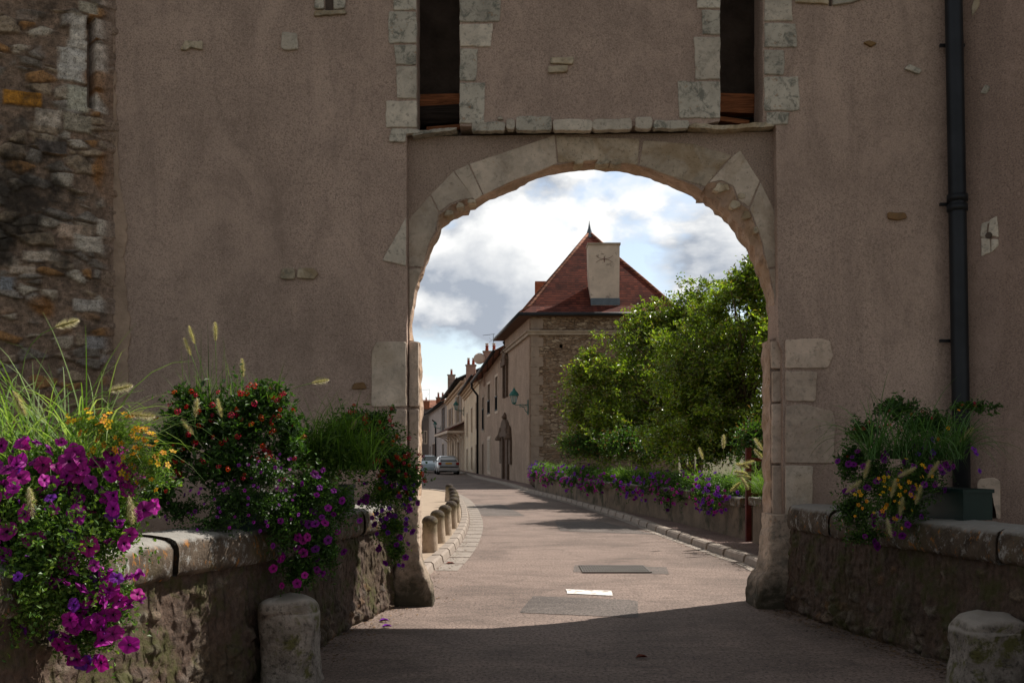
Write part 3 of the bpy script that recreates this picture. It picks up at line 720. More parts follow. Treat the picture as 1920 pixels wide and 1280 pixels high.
# gutter and kerbs, in separate stones
def stones_along(name, pts, sec, step, gap, mat, s0=0, s1=1e9, amp=.0015):
    mb = MB(); p = smooth_path(pts, .05); L = min(s1, p[-1][2]); s = s0
    while s < L:
        seg = [q for q in p if s+gap/2 <= q[2]+.001 and q[2] <= min(L, s+step)-gap/2+.001]
        if len(seg) > 1: sweep(mb, seg, sec, amp, 3, s)
        s += step
    return tag(mb.build(name, M[mat]), kind='structure')
stones_along('kerb_left', KL, [(-.16,-.05),(-.16,.11),(-.03,.115),(.0,.09),(.03,-.05)], 1.0, .008, 'kerb')
stones_along('gutter_left', KL, [(.035,-.03),(.035,.006),(.34,.005),(.34,-.03)], .9, .008, 'gutter', 2.9, 30)
stones_along('kerb_right', KR, [(-.03,-.05),(.0,.09),(.03,.115),(.17,.11),(.17,-.05)], 1.0, .008, 'kerb', 0, 60)
stones_along('kerb_far', KR, [(-.03,-.05),(.0,.09),(.03,.115),(.17,.11),(.17,-.05)], 4.0, .05, 'kerb', 60)
stones_along('gutter_right', KR, [(-.03,-.03),(-.03,.006),(-.17,.005),(-.17,-.03)], 1.5, .008, 'gutter', 1.0, 60)
# pavements
mb = MB(); a = [(p.x-.15,p.y) for p,_,_ in kl]; b = [(-1.3,10.9),(-14,10.9),(-40,30),(-40,48)]
loop = [Vector((x,y,.085)) for x,y in a]+[Vector((x,y,.085)) for x,y in b[::-1]]
mb.add(loop, [tuple(t) for t in tessellate_polygon([loop])]); tag(mb.build('plaza', M['paving']), kind='structure')
mb = MB(); a = [(p.x+.15,p.y) for p,_,_ in kr]; b = [(4.3,10.9),(4.4,16),(4.1,19),(3.5,24),(2.5,29.5),(1.0,43.4),(.95,50),(-.9,64),(-3.0,80),(-6.9,113),(-12.6,154)]
loop = [Vector((x,y,.085)) for x,y in a]+[Vector((x,y,.085)) for x,y in b[::-1]]
mb.add(loop, [tuple(t) for t in tessellate_polygon([loop])]); tag(mb.build('pavement', M['pavement']), kind='structure')
# repairs, paint, drain cover
def gpt(px, py, z=0):
    Y = F*(EYE-z)/(py-HZ); return ((px-960)/F*Y, Y)
def sheet(name, pix, z, mat, label, cat, kind=None, amp=.01, parent=None):
    lp = rough([gpt(x,y) for x,y in pix], .05, amp, .01, pix[0][0]*.1)
    mb = MB(); l3 = [Vector((x,y,z)) for x,y in lp]; mb.add(l3, [tuple(t) for t in tessellate_polygon([l3])])
    o = mb.build(name, M[mat]); 
    return tag(o, label, cat, None, kind)
sheet('road_repair', [(973,1148),(1197,1158),(1196,1127),(1180,1124),(1000,1117)], .004, 'patch', 'dark asphalt repair patch in front of the white dash', 'road repair', 'structure')
sheet('road_repair_far', [(905,967),(985,967),(940,945),(885,945)], .004, 'patch', None, None, 'structure', .03)
sheet('road_repair_mid', [(1050,995),(1230,1002),(1130,978),(1040,978)], .004, 'patch', None, None, 'structure', .03)
sheet('drain_surround', [(1074,1072),(1255,1076),(1250,1063),(1078,1059)], .004, 'patch', None, None, 'structure')
o = sheet('road_marking', [(1063,1113),(1149,1117),(1146,1108),(1061,1105)], .008, 'paint', 'short worn white dash painted on the road', 'road marking')
grate = thing('drain_grate', (*gpt(1150,1066),.004), 'rectangular iron drain grate set in the sunlit road', 'drain grate')
xa,ya = gpt(1092,1074); xb,yb = gpt(1208,1062)
mb = MB(); mb.box(((xa+xb)/2,(ya+yb)/2,.006),((xb-xa),(yb-ya),.004)); mb.build('pit', M['interior'], grate)
mb = MB()
for k in range(26): mb.box((xa+(k+.5)*(xb-xa)/26,(ya+yb)/2,.013),((xb-xa)/60,(yb-ya),.012))
for k in range(4): mb.box(((xa+xb)/2, ya+(yb-ya)*k/3,.015),((xb-xa),.03,.014))
mb.build('bars', M['grate'], grate)
# fallen leaves and petals
M['dry_leaf'] = simple('dry_leaf', (.16,.03,.012), .6, .3); M['petal_fallen'] = simple('petal_fallen', (.2,.02,.35), .6, .2)
for px,py,m,l,s in [(1203,1234,'dry_leaf','curled brown leaf lying on the shaded road',.05),(844,1057,'dry_leaf','curled red-brown leaf lying beside the left gutter',.07),(720,1165,'petal_fallen','purple petal lying by the left parapet, the farther of two',.05),(725,1176,'petal_fallen','purple petal lying by the left parapet, the nearer of two',.05)]:
    x,y = gpt(px,py); mb = MB(); vs = [(-s,0,.006),(-s*.4,s*.5,.03),(s*.5,s*.4,.025),(s,0,.01),(s*.4,-s*.4,.03),(-s*.5,-s*.45,.02),(0,0,.008)]
    mb.add(vs, [(6,0,1),(6,1,2),(6,2,3),(6,3,4),(6,4,5),(6,5,0)])
    o = mb.build('fallen_leaf' if m=='dry_leaf' else 'fallen_petal', M[m], None, True, local=True); o.location=(x,y,.002); tag(o, l, 'leaf' if m=='dry_leaf' else 'petal')

def leafmesh_flat(c, rng):
    n = len(c); a = rng.uniform(0,6.283,n); L = rng.uniform(.006,.022,n); d = np.stack([np.cos(a),np.sin(a),rng.uniform(-.1,.5,n)],1)*L[:,None]; w = np.stack([-np.sin(a),np.cos(a),rng.uniform(-.2,.3,n)],1)*L[:,None]*.55
    v = np.stack([c-d*[1,1,0],c+w*[1,1,.5]+[0,0,.004],c+d*[1,1,1],c-w*[1,1,0]+[0,0,.003]],1).reshape(-1,3); v[:,2] = np.maximum(v[:,2], np.repeat(c[:,2],4))
    i = np.arange(n)*4; f = np.concatenate([np.stack([i,i+1,i+2],1),np.stack([i,i+2,i+3],1)])
    pal = np.array([(.14,.08,.04),(.08,.05,.03),(.2,.13,.07),(.05,.04,.03),(.25,.2,.15)]); return v, f, np.repeat(pal[rng.integers(0,5,n)],4,axis=0)
M['grit'] = leaf_mat('litter', .9, .05, .05)
rng_l = np.random.default_rng(77); pts_l = []
for pth, sd, nn_ in ((LP,1,700),(RP,-1,800)):
    for _ in range(nn_):
        p_, q_, _s = pth[rng_l.integers(120,len(pth))]; o_ = .06+abs(rng_l.normal())*.16; pts_l.append((p_.x+q_.x*sd*o_, p_.y+q_.y*sd*o_, .006))
for pth, sd, nn_ in ((kl,1,500),(kr,1,900),(kr,-1,400)):
    for _ in range(nn_):
        i_ = int(abs(rng_l.normal())*22); p_, q_, _s = pth[min(i_,len(pth)-1)]; f_ = rng_l.uniform(0,.5); o_ = (.03+abs(rng_l.normal())*.16) if sd > 0 else -(.04+abs(rng_l.normal())*.12)
        side_ = (q_*o_ if pth is kl else q_*(-o_ if sd < 0 else -o_)) if True else q_
        zz_ = .006 if (pth is kl or sd > 0) else .092
        if pth is kr and sd < 0: side_ = q_*(.2+abs(rng_l.normal())*.25)
        pts_l.append((p_.x+side_.x+rng_l.normal()*.03, p_.y+side_.y+rng_l.normal()*.25, zz_))
v_, f_, c_l = leafmesh_flat(np.array(pts_l), rng_l)
tag(mk('leaf_litter', v_, f_, M['grit'], None, False, c_l), 'small dry leaves and grit lying along the foot of the walls and kerbs', 'litter', None, 'stuff')

# ================================================================== BOLLARDS
mb = MB(); prof = [(.128,0),(.13,.03),(.124,.2),(.117,.4),(.112,.46),(.12,.475),(.122,.495),(.115,.53),(.09,.56),(.055,.58),(.02,.588)]
mb.lathe(prof, n=24)
mb.v = [tuple(Vector(v)+noise.noise_vector(Vector(v)*9)*.006) for v in mb.v]
bl = [(805,15.6),(821.5,17.2),(834.5,18.9),(846,20.5),(852.5,22.3),(853,24.2),(850.5,26.4),(847,28.9),(841.5,32)]
bn = ['stone bollard nearest the arch, beside the left pier','second stone bollard from the arch pier','third stone bollard from the arch pier','fourth stone bollard from the arch pier','fifth stone bollard, at the bulge of the kerb','sixth stone bollard along the curved kerb','seventh stone bollard along the curved kerb','eighth stone bollard, last but one of the row','ninth stone bollard, farthest of the row']
b0 = mb.build('stone_bollard', M['bollard'], None, True, local=True)
for i,(px,Y) in enumerate(bl):
    o = b0 if i == 0 else b0.copy()
    if i: C.objects.link(o)
    o.location = (PX(px,Y), Y, .06 if i < 9 else 0); o.rotation_euler = (R(hash_f(i)*3-1.5), R(hash_f(i+9)*3-1.5), hash_f(i+3)*6)
    tag(o, bn[i], 'bollard', 'stone bollards along the left kerb')

# ================================================================== GARDEN WALL on the right
GWP = [(4.12,17.7),(4.0,18.9),(3.45,23.7),(2.45,29.2),(1.55,37),(1.02,43.4),(1.15,49.6)]
gw = thing('garden_wall', (2.5,29,0), 'long low mossy garden wall under the flowering troughs beyond the arch', 'garden wall')
p = smooth_path(GWP, .25)
mb = MB(); sweep(mb, p, [(0,0),(.02,.66),(.35,.66),(.35,0)], .02, 2); mb.build('wall', M['garden_wall'], gw)
s = 0; Lw = p[-1][2]
while s < Lw-.5:
    seg = [q for q in p if s <= q[2]-.001 <= s+3.0]
    if len(seg) > 2:
        mb = MB(); zj = (hash_f(s)-.5)*.03; sweep(mb, seg, [(-.05,.665+zj),(-.06,.8+zj),(-.04,.82+zj),(.4,.83+zj),(.42,.665+zj)], .01, 3); mb.build('coping_stone', M['coping'], gw)
    s += 3.25
gp_ = thing('wall_pier', (4.2,16.4,0), 'short mossy wall block between the arch and the rusty post', 'wall')
mb = MB(); sweep(mb, smooth_path([(4.0,11.3),(4.12,14),(4.12,16.2),(4.1,17.25)],.25), [(0,0),(.0,.72),(.4,.72),(.4,0)], .015, 2); mb.build('wall', M['garden_wall'], gp_)
mb = MB(); sweep(mb, smooth_path([(4.0,11.3),(4.12,14),(4.12,16.2),(4.1,17.35)],.25), [(-.05,.725),(-.06,.86),(.45,.87),(.46,.725)], .01, 3); mb.build('coping_stone', M['coping'], gp_)
post = thing('iron_post', (4.1,17.5,0), 'dark red iron gate post beside the gap in the garden wall', 'post')
mb = MB(); mb.box((4.08,17.5,.85),(.09,.09,1.7)); mb.build('post', M['rust_iron'], post)
mb = MB(); mb.box((4.3,17.5,1.5),(.4,.04,.06)); mb.box((4.32,17.5,.9),(.4,.04,.05)); mb.box((4.48,17.5,1.2),(.05,.04,.8)); mb.build('gate_leaf', M['rust_iron'], post)
# garden soil behind
mb = MB(); vs = [Vector((x,y,.55)) for x,y in [(4.45,11.3),(4.45,17.5),(3.7,23.8),(2.7,29.3),(1.85,37),(1.35,43.4),(1.4,49.8),(40,49.8),(40,11.3)]]
mb.add(vs, [tuple(t) for t in tessellate_polygon([vs])]); tag(mb.build('garden_soil', M['earth']), kind='structure')

exec_plants = True
# ================================================================== PLANTS
def leafmesh(cent, ln, wd, cols, rng, up=.5, droop=None, nrm=None):
    n = len(cent)
    d = rng.normal(size=(n,3)); d[:,2] = d[:,2]*.7+(up if droop is None else droop)
    d /= np.linalg.norm(d, axis=1)[:,None]
    nn = rng.normal(size=(n,3)); nn[:,2] += .9; w = np.cross(d, nn); w /= (np.linalg.norm(w, axis=1)[:,None]+1e-9)
    nr = np.cross(w, d)
    L = (ln*rng.uniform(.6,1.25,n))[:,None]; Wd = (wd*rng.uniform(.7,1.2,n))[:,None]
    a = cent; b = cent+d*L*.45+w*Wd*.5+nr*Wd*.18; c = cent+d*L-nr*L*.12; e = cent+d*L*.45-w*Wd*.5+nr*Wd*.18
    v = np.stack([a,b,c,e], 1).reshape(-1,3)
    i = np.arange(n)*4
    f = np.concatenate([np.stack([i,i+1,i+2],1), np.stack([i,i+2,i+3],1)])
    ci = rng.integers(0, len(cols), n); cc = np.array(cols)[ci]*rng.uniform(.65,1.25,(n,1))
    return v, f, np.repeat(cc, 4, axis=0)
def in_blobs(blobs, n, rng, shell=.55):
    vol = np.array([b[1][0]*b[1][1]*b[1][2] for b in blobs])**.8; idx = rng.choice(len(blobs), n, p=vol/vol.sum())
    d = rng.normal(size=(n,3)); d /= np.linalg.norm(d, axis=1)[:,None]
    r = rng.uniform(0,1,n)**(1/3.0); r = np.where(rng.uniform(size=n) < shell, rng.uniform(.8,1.08,n), r)
    C_ = np.array([b[0] for b in blobs])[idx]; Rr = np.array([b[1] for b in blobs])[idx]
    return C_+d*Rr*r[:,None]
def blob(px, py, rx, ry, Y, dy=None):
    k = Y/F; return (tuple(P(px,py,Y)), (rx*k, (dy if dy else min(rx,ry)*k), ry*k))
GREEN = [(.05,.12,.018),(.08,.17,.03),(.035,.085,.015),(.11,.2,.035)]
DGREEN = [(.03,.075,.015),(.045,.1,.02),(.025,.055,.012)]
YGREEN = [(.11,.19,.03),(.15,.24,.04),(.07,.14,.02)]
def foliage(name, blobs, n, ln, wd, cols, parent, seed, shell=.5, up=.5, mat='leaf'):
    rng = np.random.default_rng(seed); per = 13; ns = max(1, n//per)
    vol = np.array([b[1][0]*b[1][2] for b in blobs]); bi = rng.choice(len(blobs), ns, p=vol/vol.sum())
    C_ = np.array([b[0] for b in blobs])[bi]; Rr = np.array([b[1] for b in blobs])[bi]
    d = rng.normal(size=(ns,3)); d[:,2] += .25; d /= np.linalg.norm(d, axis=1)[:,None]
    reach = (rng.uniform(.45,1.0,ns)+(rng.uniform(size=ns)<.14)*rng.uniform(.1,.55,ns))[:,None]
    s0_ = C_+rng.uniform(-.3,.3,(ns,3))*Rr; e_ = C_+d*Rr*reach
    t = np.tile(np.linspace(.3,1.04,per), ns)[:,None]; k = np.repeat(np.arange(ns), per)
    c = s0_[k]+(e_-s0_)[k]*t; c[:,2] -= (t[:,0]-.4)**2*np.linalg.norm((e_-s0_)[k],axis=1)*.25
    c += rng.normal(size=c.shape)*ln*.32
    v, f, cc = leafmesh(c, ln, wd, cols, rng, up)
    cc = cc*np.repeat(np.repeat(rng.uniform(.7,1.35,ns), per), 4)[:,None]
    return mk(name, v, f, M[mat], parent, False, cc)
def stems(blobs, base, n, rad, parent, seed, mat='bark'):
    rng = random.Random(seed); mb = MB()
    for k in range(n):
        b = rng.choice(blobs); e = Vector(b[0])+Vector((rng.uniform(-.7,.7)*b[1][0], rng.uniform(-.7,.7)*b[1][1], rng.uniform(-.4,.7)*b[1][2]))
        s = Vector(base[rng.randrange(len(base))]); m_ = s.lerp(e, .5)+Vector((0,0,abs(e.z-s.z)*.2))
        mb.tube([s,m_,e], [rad,rad*.8,rad*.5], 5)
    return mb.build('stem', M[mat], parent)
def blades(name, bases, n, L, w, cols, parent, seed, spread=.6, lean=(0,0), droop=1.0, hook=None):
    rng = random.Random(seed); vs = []; fs = []; cs = []; K = 9
    for i in range(n):
        b = Vector(bases[rng.randrange(len(bases))])+Vector((rng.gauss(0,.04), rng.gauss(0,.04), 0))
        a = rng.uniform(0, 2*math.pi); sp = rng.uniform(.1,1)*spread
        d = Vector((math.cos(a)*sp+lean[0], math.sin(a)*sp+lean[1], 1)).normalized(); l = L*rng.uniform(.5,1.1)
        p = b.copy(); side = Vector((-math.sin(a),math.cos(a),0)); tw = rng.uniform(-.8,.8); dr = droop*rng.uniform(.5,1.5)
        side = (side*math.cos(tw)+Vector((0,0,1))*math.sin(tw)*.5).normalized()
        c = cols[rng.randrange(len(cols))]; g = rng.uniform(.7,1.3); c = tuple(x*g for x in c); st_ = len(vs)
        for k in range(K):
            t = k/(K-1); ww = w*(1-t**2.2)*.5+.0004
            vs += [p-side*ww, p+side*ww]; cs += [c,c]
            d = (d+Vector((0,0,-1))*dr*.16*(.3+t*1.6)+Vector((math.cos(a),math.sin(a),0))*.04*dr).normalized(); p = p+d*(l/(K-1))
        for k in range(K-1): fs.append((st_+2*k, st_+2*k+1, st_+2*k+3, st_+2*k+2))
    return mk(name, vs, fs, M['grass'], parent, True, cs)
def data_mesh(name, verts, faces, mat, cols=None, smooth=True):
    o = mk(name, verts, faces, mat, None, smooth, cols, True); me = o.data; C.objects.unlink(o); bpy.data.objects.remove(o); return me
def petunia_mesh(name, rim, mid, throat, fold=0.0, fq=2):
    vs = []; cs = []; fs = []; n = 30
    rings = [(.06,-.34,throat),(.13,-.1,throat),(.24,.01,mid),(.62,.06,rim),(1.0,.0,rim)]
    for r,z,c in rings:
        for k in range(n):
            a = 2*math.pi*k/n; lob = 1+(.17*abs(math.cos(a*2.5))-.12)*(r>.5); wv = .07*math.cos(a*5)*(r>.5)+(.05*math.sin(a*3+1) if r > .9 else 0)
            crease = .10*abs(math.sin(a*5))*(.4 < r < .9)
            vs.append((r*lob*math.cos(a)*(1-fold*.35), r*lob*math.sin(a), z+wv*r-crease+fold*math.cos(a*fq+.7)*r*r*.55-(.12*r*r if fold else 0))); cs.append(tuple(x*(.62 if (k%6 == 0 and r > .2) else 1) for x in c))
    for j in range(len(rings)-1):
        for k in range(n): fs.append((j*n+k, j*n+(k+1)%n, (j+1)*n+(k+1)%n, (j+1)*n+k))
    return data_mesh(name, vs, fs, M['petal'], cs)
def petals_mesh(name, np_, rim, mid, L=1, w=.42, cup=.15, centre=(.3,.12,.01)):
    vs = [(0,0,0)]; cs = [centre]; fs = []
    for k in range(np_):
        a = 2*math.pi*k/np_; ca,sa = math.cos(a),math.sin(a)
        q = [(.12,0,0),(.6,w*.5,cup),(L,w*.25,cup*1.3),(L*1.03,0,cup),(L,-w*.25,cup*1.3),(.6,-w*.5,cup)]; b = len(vs)
        for x,y,z in q: vs.append((x*ca-y*sa, x*sa+y*ca, z)); cs.append(rim)
        fs.append(tuple(b+i for i in range(6)))
    b = len(vs)
    for k in range(8): a = k*math.pi/4; vs.append((.2*math.cos(a),.2*math.sin(a),.05)); cs.append(centre)
    fs.append(tuple(b+i for i in range(8)))
    return data_mesh(name, vs, fs, M['petal'], cs, False)
def cluster_mesh(name, col, col2, n=16):
    rng = random.Random(4); vs = []; cs = []; fs = []
    for k in range(n):
        u = rng.uniform(.15,1); a = k*2.4; r = math.sqrt(1-u*u); c = Vector((r*math.cos(a), r*math.sin(a), u*.6)); nn = c.normalized(); t = nn.orthogonal().normalized(); w = nn.cross(t); b = len(vs)
        for i in range(5): an = i*2*math.pi/5; vs.append(tuple(c+(t*math.cos(an)+w*math.sin(an))*.32)); cs.append(col if k%5 else col2)
        fs.append(tuple(range(b,b+5)))
    return data_mesh(name, vs, fs, M['petal'], cs, False)
def head_mesh(name, n=620):
    rng = random.Random(8); vs = []; cs = []; fs = []
    for k in range(n):
        t = rng.uniform(0,1); a = rng.uniform(0,6.283); z = t; r0 = .035*math.sin(math.pi*min(1,t*.9+.08)); L = .34*math.sin(math.pi*min(1,max(.08,t*.8+.14)))**.6*rng.uniform(.6,1.15)
        rd = Vector((math.cos(a),math.sin(a),0)); p0 = rd*r0+Vector((0,0,z)); p1 = p0+rd*L*.9+Vector((0,0,L*.45)); sd = Vector((-rd.y,rd.x,0))*.011; b = len(vs)
        c = mixc((.50,.42,.30),(.72,.64,.52),rng.random()) if rng.random()>.35 else (.35,.36,.2)
        vs += [tuple(p0-sd),tuple(p0+sd),tuple(p1)]; cs += [c,c,c]; fs.append((b,b+1,b+2))
    # core spike
    m_ = MB(); m_.tube([(0,0,-.02),(0,0,.3),(0,0,.7),(0,0,1.02)], [.02,.055,.05,.01], 7)
    b = len(vs); vs += m_.v; cs += [(.4,.36,.22)]*len(m_.v); fs += [tuple(i+b for i in f) for f in m_.f]
    return data_mesh(name, vs, fs, M['hair'], cs)
MAG = (.42,.012,.30); VIO = (.24,.03,.48); PUR = (.2,.01,.24)
PET_M = petunia_mesh('petunia_magenta', MAG, (.25,.005,.18), (.02,.001,.02))
PET_V = petunia_mesh('petunia_violet', VIO, (.12,.01,.3), (.015,.002,.03))
PET_P = petunia_mesh('petunia_purple', PUR, (.1,.004,.13), (.01,.001,.015))
PET_M2 = petunia_mesh('petunia_folded', MAG, (.25,.005,.18), (.02,.001,.02), .9, 2)
PET_M3 = petunia_mesh('petunia_fading', (.3,.012,.27), (.2,.008,.18), (.02,.001,.02), 1.5, 3)
mbud = MB(); mbud.lathe([(.03,-.9),(.08,-.6),(.1,-.2),(.17,.15),(.12,.4),(.02,.5)], n=8); BUD = data_mesh('petunia_bud', mbud.v, mbud.f, M['petal'], [(.22,.02,.3)]*len(mbud.v))
YEL = petals_mesh('daisy_yellow', 5, (.75,.38,.01), (.6,.25,.01), 1, .7, .12)
WHI = petals_mesh('daisy_white', 6, (.72,.72,.68), (.7,.7,.6), 1, .6, .1, (.4,.35,.1))
RED = cluster_mesh('lantana_red', (.55,.004,.008), (.6,.03,.008))
HEAD = head_mesh('seed_head')
def scat(parent, me, name, blobs, n, size, seed, face=(0,-1,.35), fb=1.1, out=(.93,1.1)):
    rng = random.Random(seed); w = [b[1][0]*b[1][2] for b in blobs]; q = wl(parent)
    for i in range(n):
        b = rng.choices(blobs, w)[0]
        d = Vector((rng.gauss(0,1)+face[0]*.8, rng.gauss(0,.6)+face[1]*1.1, rng.gauss(0,1)+face[2]*.4)).normalized()
        r = rng.uniform(*out); pos = Vector(b[0])+Vector((d.x*b[1][0], d.y*b[1][1], d.z*b[1][2]))*r
        o = bpy.data.objects.new(name, me); C.objects.link(o); o.parent = parent; o.location = pos-q
        nd = (d+Vector(face)*fb+Vector((rng.gauss(0,.45),rng.gauss(0,.35),rng.gauss(0,.45)))).normalized()
        o.rotation_mode = 'QUATERNION'; o.rotation_quaternion = nd.to_track_quat('Z','Y') @ Matrix.Rotation(rng.uniform(0,6.28),3,'Z').to_quaternion()
        s = size*rng.uniform(.7,1.15); o.scale = (s, s*rng.uniform(.75,1), s)
def heads(parent, pix, L, seed, base, curve=.1):
    """seed heads at given pixels (px,py,Y,angle) each on its stalk"""
    rng = random.Random(seed); q = wl(parent); mb = MB()
    for px,py,Y,ang in pix:
        p = P(px,py,Y); d = Vector((math.sin(R(ang)), -.15, math.cos(R(ang)))).normalized()
        o = bpy.data.objects.new('seed_head', HEAD); C.objects.link(o); o.parent = parent
        o.location = p-d*L*.5-q; o.rotation_mode='QUATERNION'; o.rotation_quaternion = d.to_track_quat('Z','Y'); o.scale = (L*.75,L*.75,L)
        s = Vector(base)+Vector((rng.uniform(-.08,.08),rng.uniform(-.05,.05),0)); e = p-d*L*.5
        c = Vector(((s.x+e.x*3)/4, (s.y+e.y)/2, max(s.z,e.z)+.05)) if d.z < 0 else e-d*max(.1,(e-s).length*.45)
        pts = [s*(1-t)**2+c*2*t*(1-t)+e*t*t for t in [k/8 for k in range(9)]]
        mb.tube(pts, .0022, 5)
    mk('stalk', mb.v, mb.f, M['grass'], parent, True, [(.14,.22,.06)]*len(mb.v))
GCOL = [(.13,.22,.055),(.2,.29,.1),(.09,.17,.04),(.26,.33,.16)]
def trough(c, L, ang, label, w=.26, h=.24):
    t = thing('planter_trough', c, label, 'planter', None, ang)
    mb = MB(); hw, hl, th = w/2, L/2, .012
    for a,b_,cc,d in [(0,-hw+th/2,h/2,(L,th,h)),(0,hw-th/2,h/2,(L,th,h)),(-hl+th/2,0,h/2,(th,w-2*th-.002,h-.003)),(hl-th/2,0,h/2,(th,w-2*th-.002,h-.003))]: mb.box((a,b_,cc),d)
    mb.box((0,0,.02),(L-.03,w-.03,.02)); mb.build('box', M['trough'], t, local=True)
    mb = MB(); mb.box((0,0,h-.04),(L-.04,w-.04,.03)); mb.build('soil', M['earth'], t, local=True)
    mb = MB()
    for y in (-hw-.004, hw+.004): mb.box((0,y,h-.012),(L+.02,.014,.03))
    for x in (-hl-.004, hl+.004): mb.box((x,0,h-.012),(.014,w-.01,.029))
    mb.build('rim', M['trough'], t, local=True); return t
# --- left foreground trough
trough((-2.5,5.3,1.09), 1.1, R(84), 'dark green trough buried under the big magenta petunias at left')
t = thing('petunia_plant', (-2.25,5.1,1.2), 'large cascading magenta petunia spilling over the left foreground parapet', 'petunias', 'petunias on the bridge parapets')
B = [blob(110,900,150,80,5.1,.25),blob(60,980,110,120,4.9,.2),blob(200,980,90,120,5.1,.2),blob(120,1110,130,110,4.95,.16),blob(205,1130,60,70,5.0,.12),blob(175,1200,75,45,4.95,.14),blob(40,1110,80,110,4.75,.2),blob(90,1010,110,110,4.8,.22),blob(290,900,50,25,5.3,.12)]
foliage('foliage', B, 24000, .03, .017, GREEN+YGREEN, t, 1, .5)
scat(t, PET_M, 'blossom', B[:4]+B[4:6]*2, 58, .047, 2); scat(t, PET_M2, 'blossom', B[:4]+B[4:6]*3+B[5:6]*2, 40, .05, 222); scat(t, PET_M3, 'fading_blossom', B[:7]+B[4:6]*2, 46, .036, 223); scat(t, PET_V, 'violet_blossom', B[1:7], 26, .036, 3); scat(t, BUD, 'bud', B, 40, .03, 224); scat(t, PET_M, 'rear_blossom', B[8:10]+B[:2], 46, .046, 225)
t = thing('marigold_plant', (-2.0,5.3,1.2), 'yellow-flowered airy plant beside the big magenta petunias at left', 'yellow flowers', 'yellow flowers on the parapets')
B = [blob(220,815,75,45,5.05,.12),blob(270,870,55,60,5.05,.1),blob(170,795,50,25,5.05,.1)]
foliage('foliage', B, 3200, .03, .006, YGREEN, t, 4, .3); scat(t, YEL, 'blossom', B, 90, .019, 5, face=(0,-.6,.8), out=(.5,1.15))
stems(B, [P(230,960,5.4)], 26, .002, t, 6, 'grass') if False else None
t = thing('fountain_grass', (-2.5,5.3,1.2), 'tall pale fountain grass arching above the left foreground petunias', 'ornamental grass', 'fountain grasses on the bridge parapets')
bs = [P(x,930,5.35) for x in (-20,30,80,130,170)]
blades('blades', bs, 300, .85, .011, GCOL, t, 7, .75, (.08,-.1), 1.15)
blades('tall_blades', bs, 70, 1.05, .009, GCOL, t, 77, .55, (.1,-.1), .9)
heads(t, [(125,607,5.3,75),(225,728,5.3,78),(57,940,4.7,170),(245,955,4.9,170),(35,755,4.9,150),(265,778,5.0,95)], .135, 8, P(90,900,5.35))
# --- red lantana
trough((-1.83,7.28,1.07), .6, R(70), 'dark green trough under the red lantana bush, left of the stone joint')
t = thing('lantana_bush', (-2.0,7.2,1.3), 'dark green lantana bush with many red flower clusters against the gate wall', 'lantana', 'lantanas on the bridge parapets')
B = [blob(430,800,120,85,7.25,.35),blob(360,790,60,60,7.2,.25),blob(500,760,60,50,7.25,.25),blob(430,880,110,60,7.1,.25),blob(350,745,25,25,7.2,.1),blob(545,830,40,70,7.2,.2)]
B += [blob(320,850,45,60,7.1,.2),blob(300,930,40,40,6.9,.15)]; foliage('foliage', B, 13500, .05, .024, DGREEN+GREEN[:1], t, 10, .45)
scat(t, RED, 'flower_cluster', B, 99, .021, 11, out=(.9,1.12))
t = thing('bellflower_plant', (-1.9,7.0,1.1), 'dark mat of tiny purple and white flowers below the red lantana', 'small flowers')
B = [blob(450,945,120,50,6.9,.2),blob(400,985,80,25,6.75,.12),blob(500,890,60,40,6.9,.12),blob(340,960,50,30,6.9,.1)]
foliage('foliage', B, 6500, .022, .014, DGREEN, t, 12, .5); scat(t, PET_P, 'blossom', B, 60, .014, 13); scat(t, WHI, 'white_blossom', B[2:3]+[blob(520,920,35,55,6.9,.13)], 34, .009, 14)
t = thing('petunia_plant', (-1.75,7.2,1.1), 'trailing purple petunia hanging down beside the mossy left guard stone', 'petunias', 'petunias on the bridge parapets')
B = [blob(575,930,70,60,7.15,.16),blob(575,1010,62,60,7.15,.13),blob(560,1070,50,40,7.15,.11),blob(610,1030,34,55,7.3,.12),blob(530,980,45,65,7.0,.12),blob(630,950,50,50,7.6,.15)]
foliage('foliage', B, 12500, .03, .018, DGREEN+GREEN[:2], t, 15, .5); scat(t, PET_P, 'blossom', B, 30, .03, 16); scat(t, PET_M, 'magenta_blossom', B[1:4], 16, .03, 17)
t = thing('fountain_grass', (-2.0,7.3,1.2), 'dark upright fountain grass rising above the red lantana bush', 'ornamental grass', 'fountain grasses on the bridge parapets')
bs = [P(x,800,7.3) for x in (370,400,430,470,500)]
blades('blades', bs, 150, .5, .007, [(.06,.11,.03),(.09,.15,.04),(.04,.08,.02)], t, 18, .5, (.05,0), .9)
blades('tall_blades', [P(x,800,7.25) for x in (358,402,412)], 16, .75, .006, [(.06,.11,.03)], t, 19, .1, (0,0), .15)
heads(t, [(360,628,7.25,-15),(404,622,7.25,2),(352,650,7.25,-20),(368,765,6.95,10),(412,765,6.95,-10),(352,800,6.9,-35),(600,715,7.3,80),(455,690,7.25,0)], .13, 20, P(400,860,7.2))
t = thing('fountain_grass', (-1.7,8.0,1.15), 'lush green fountain grass between the red lantana and the arch', 'ornamental grass', 'fountain grasses on the bridge parapets')
bs = [P(x,880,8.0) for x in (560,590,620,650,690)]
blades('blades', bs, 420, .68, .009, [(.1,.2,.03),(.15,.27,.06),(.07,.14,.02)], t, 21, .65, (.02,-.05), 1.1)
B = [blob(620,850,75,80,8.0,.25),blob(590,930,60,70,7.9,.2),blob(660,820,50,60,8.2,.2)]; foliage('undergrowth', B, 9000, .04, .014, GREEN+YGREEN, t, 22, .4)
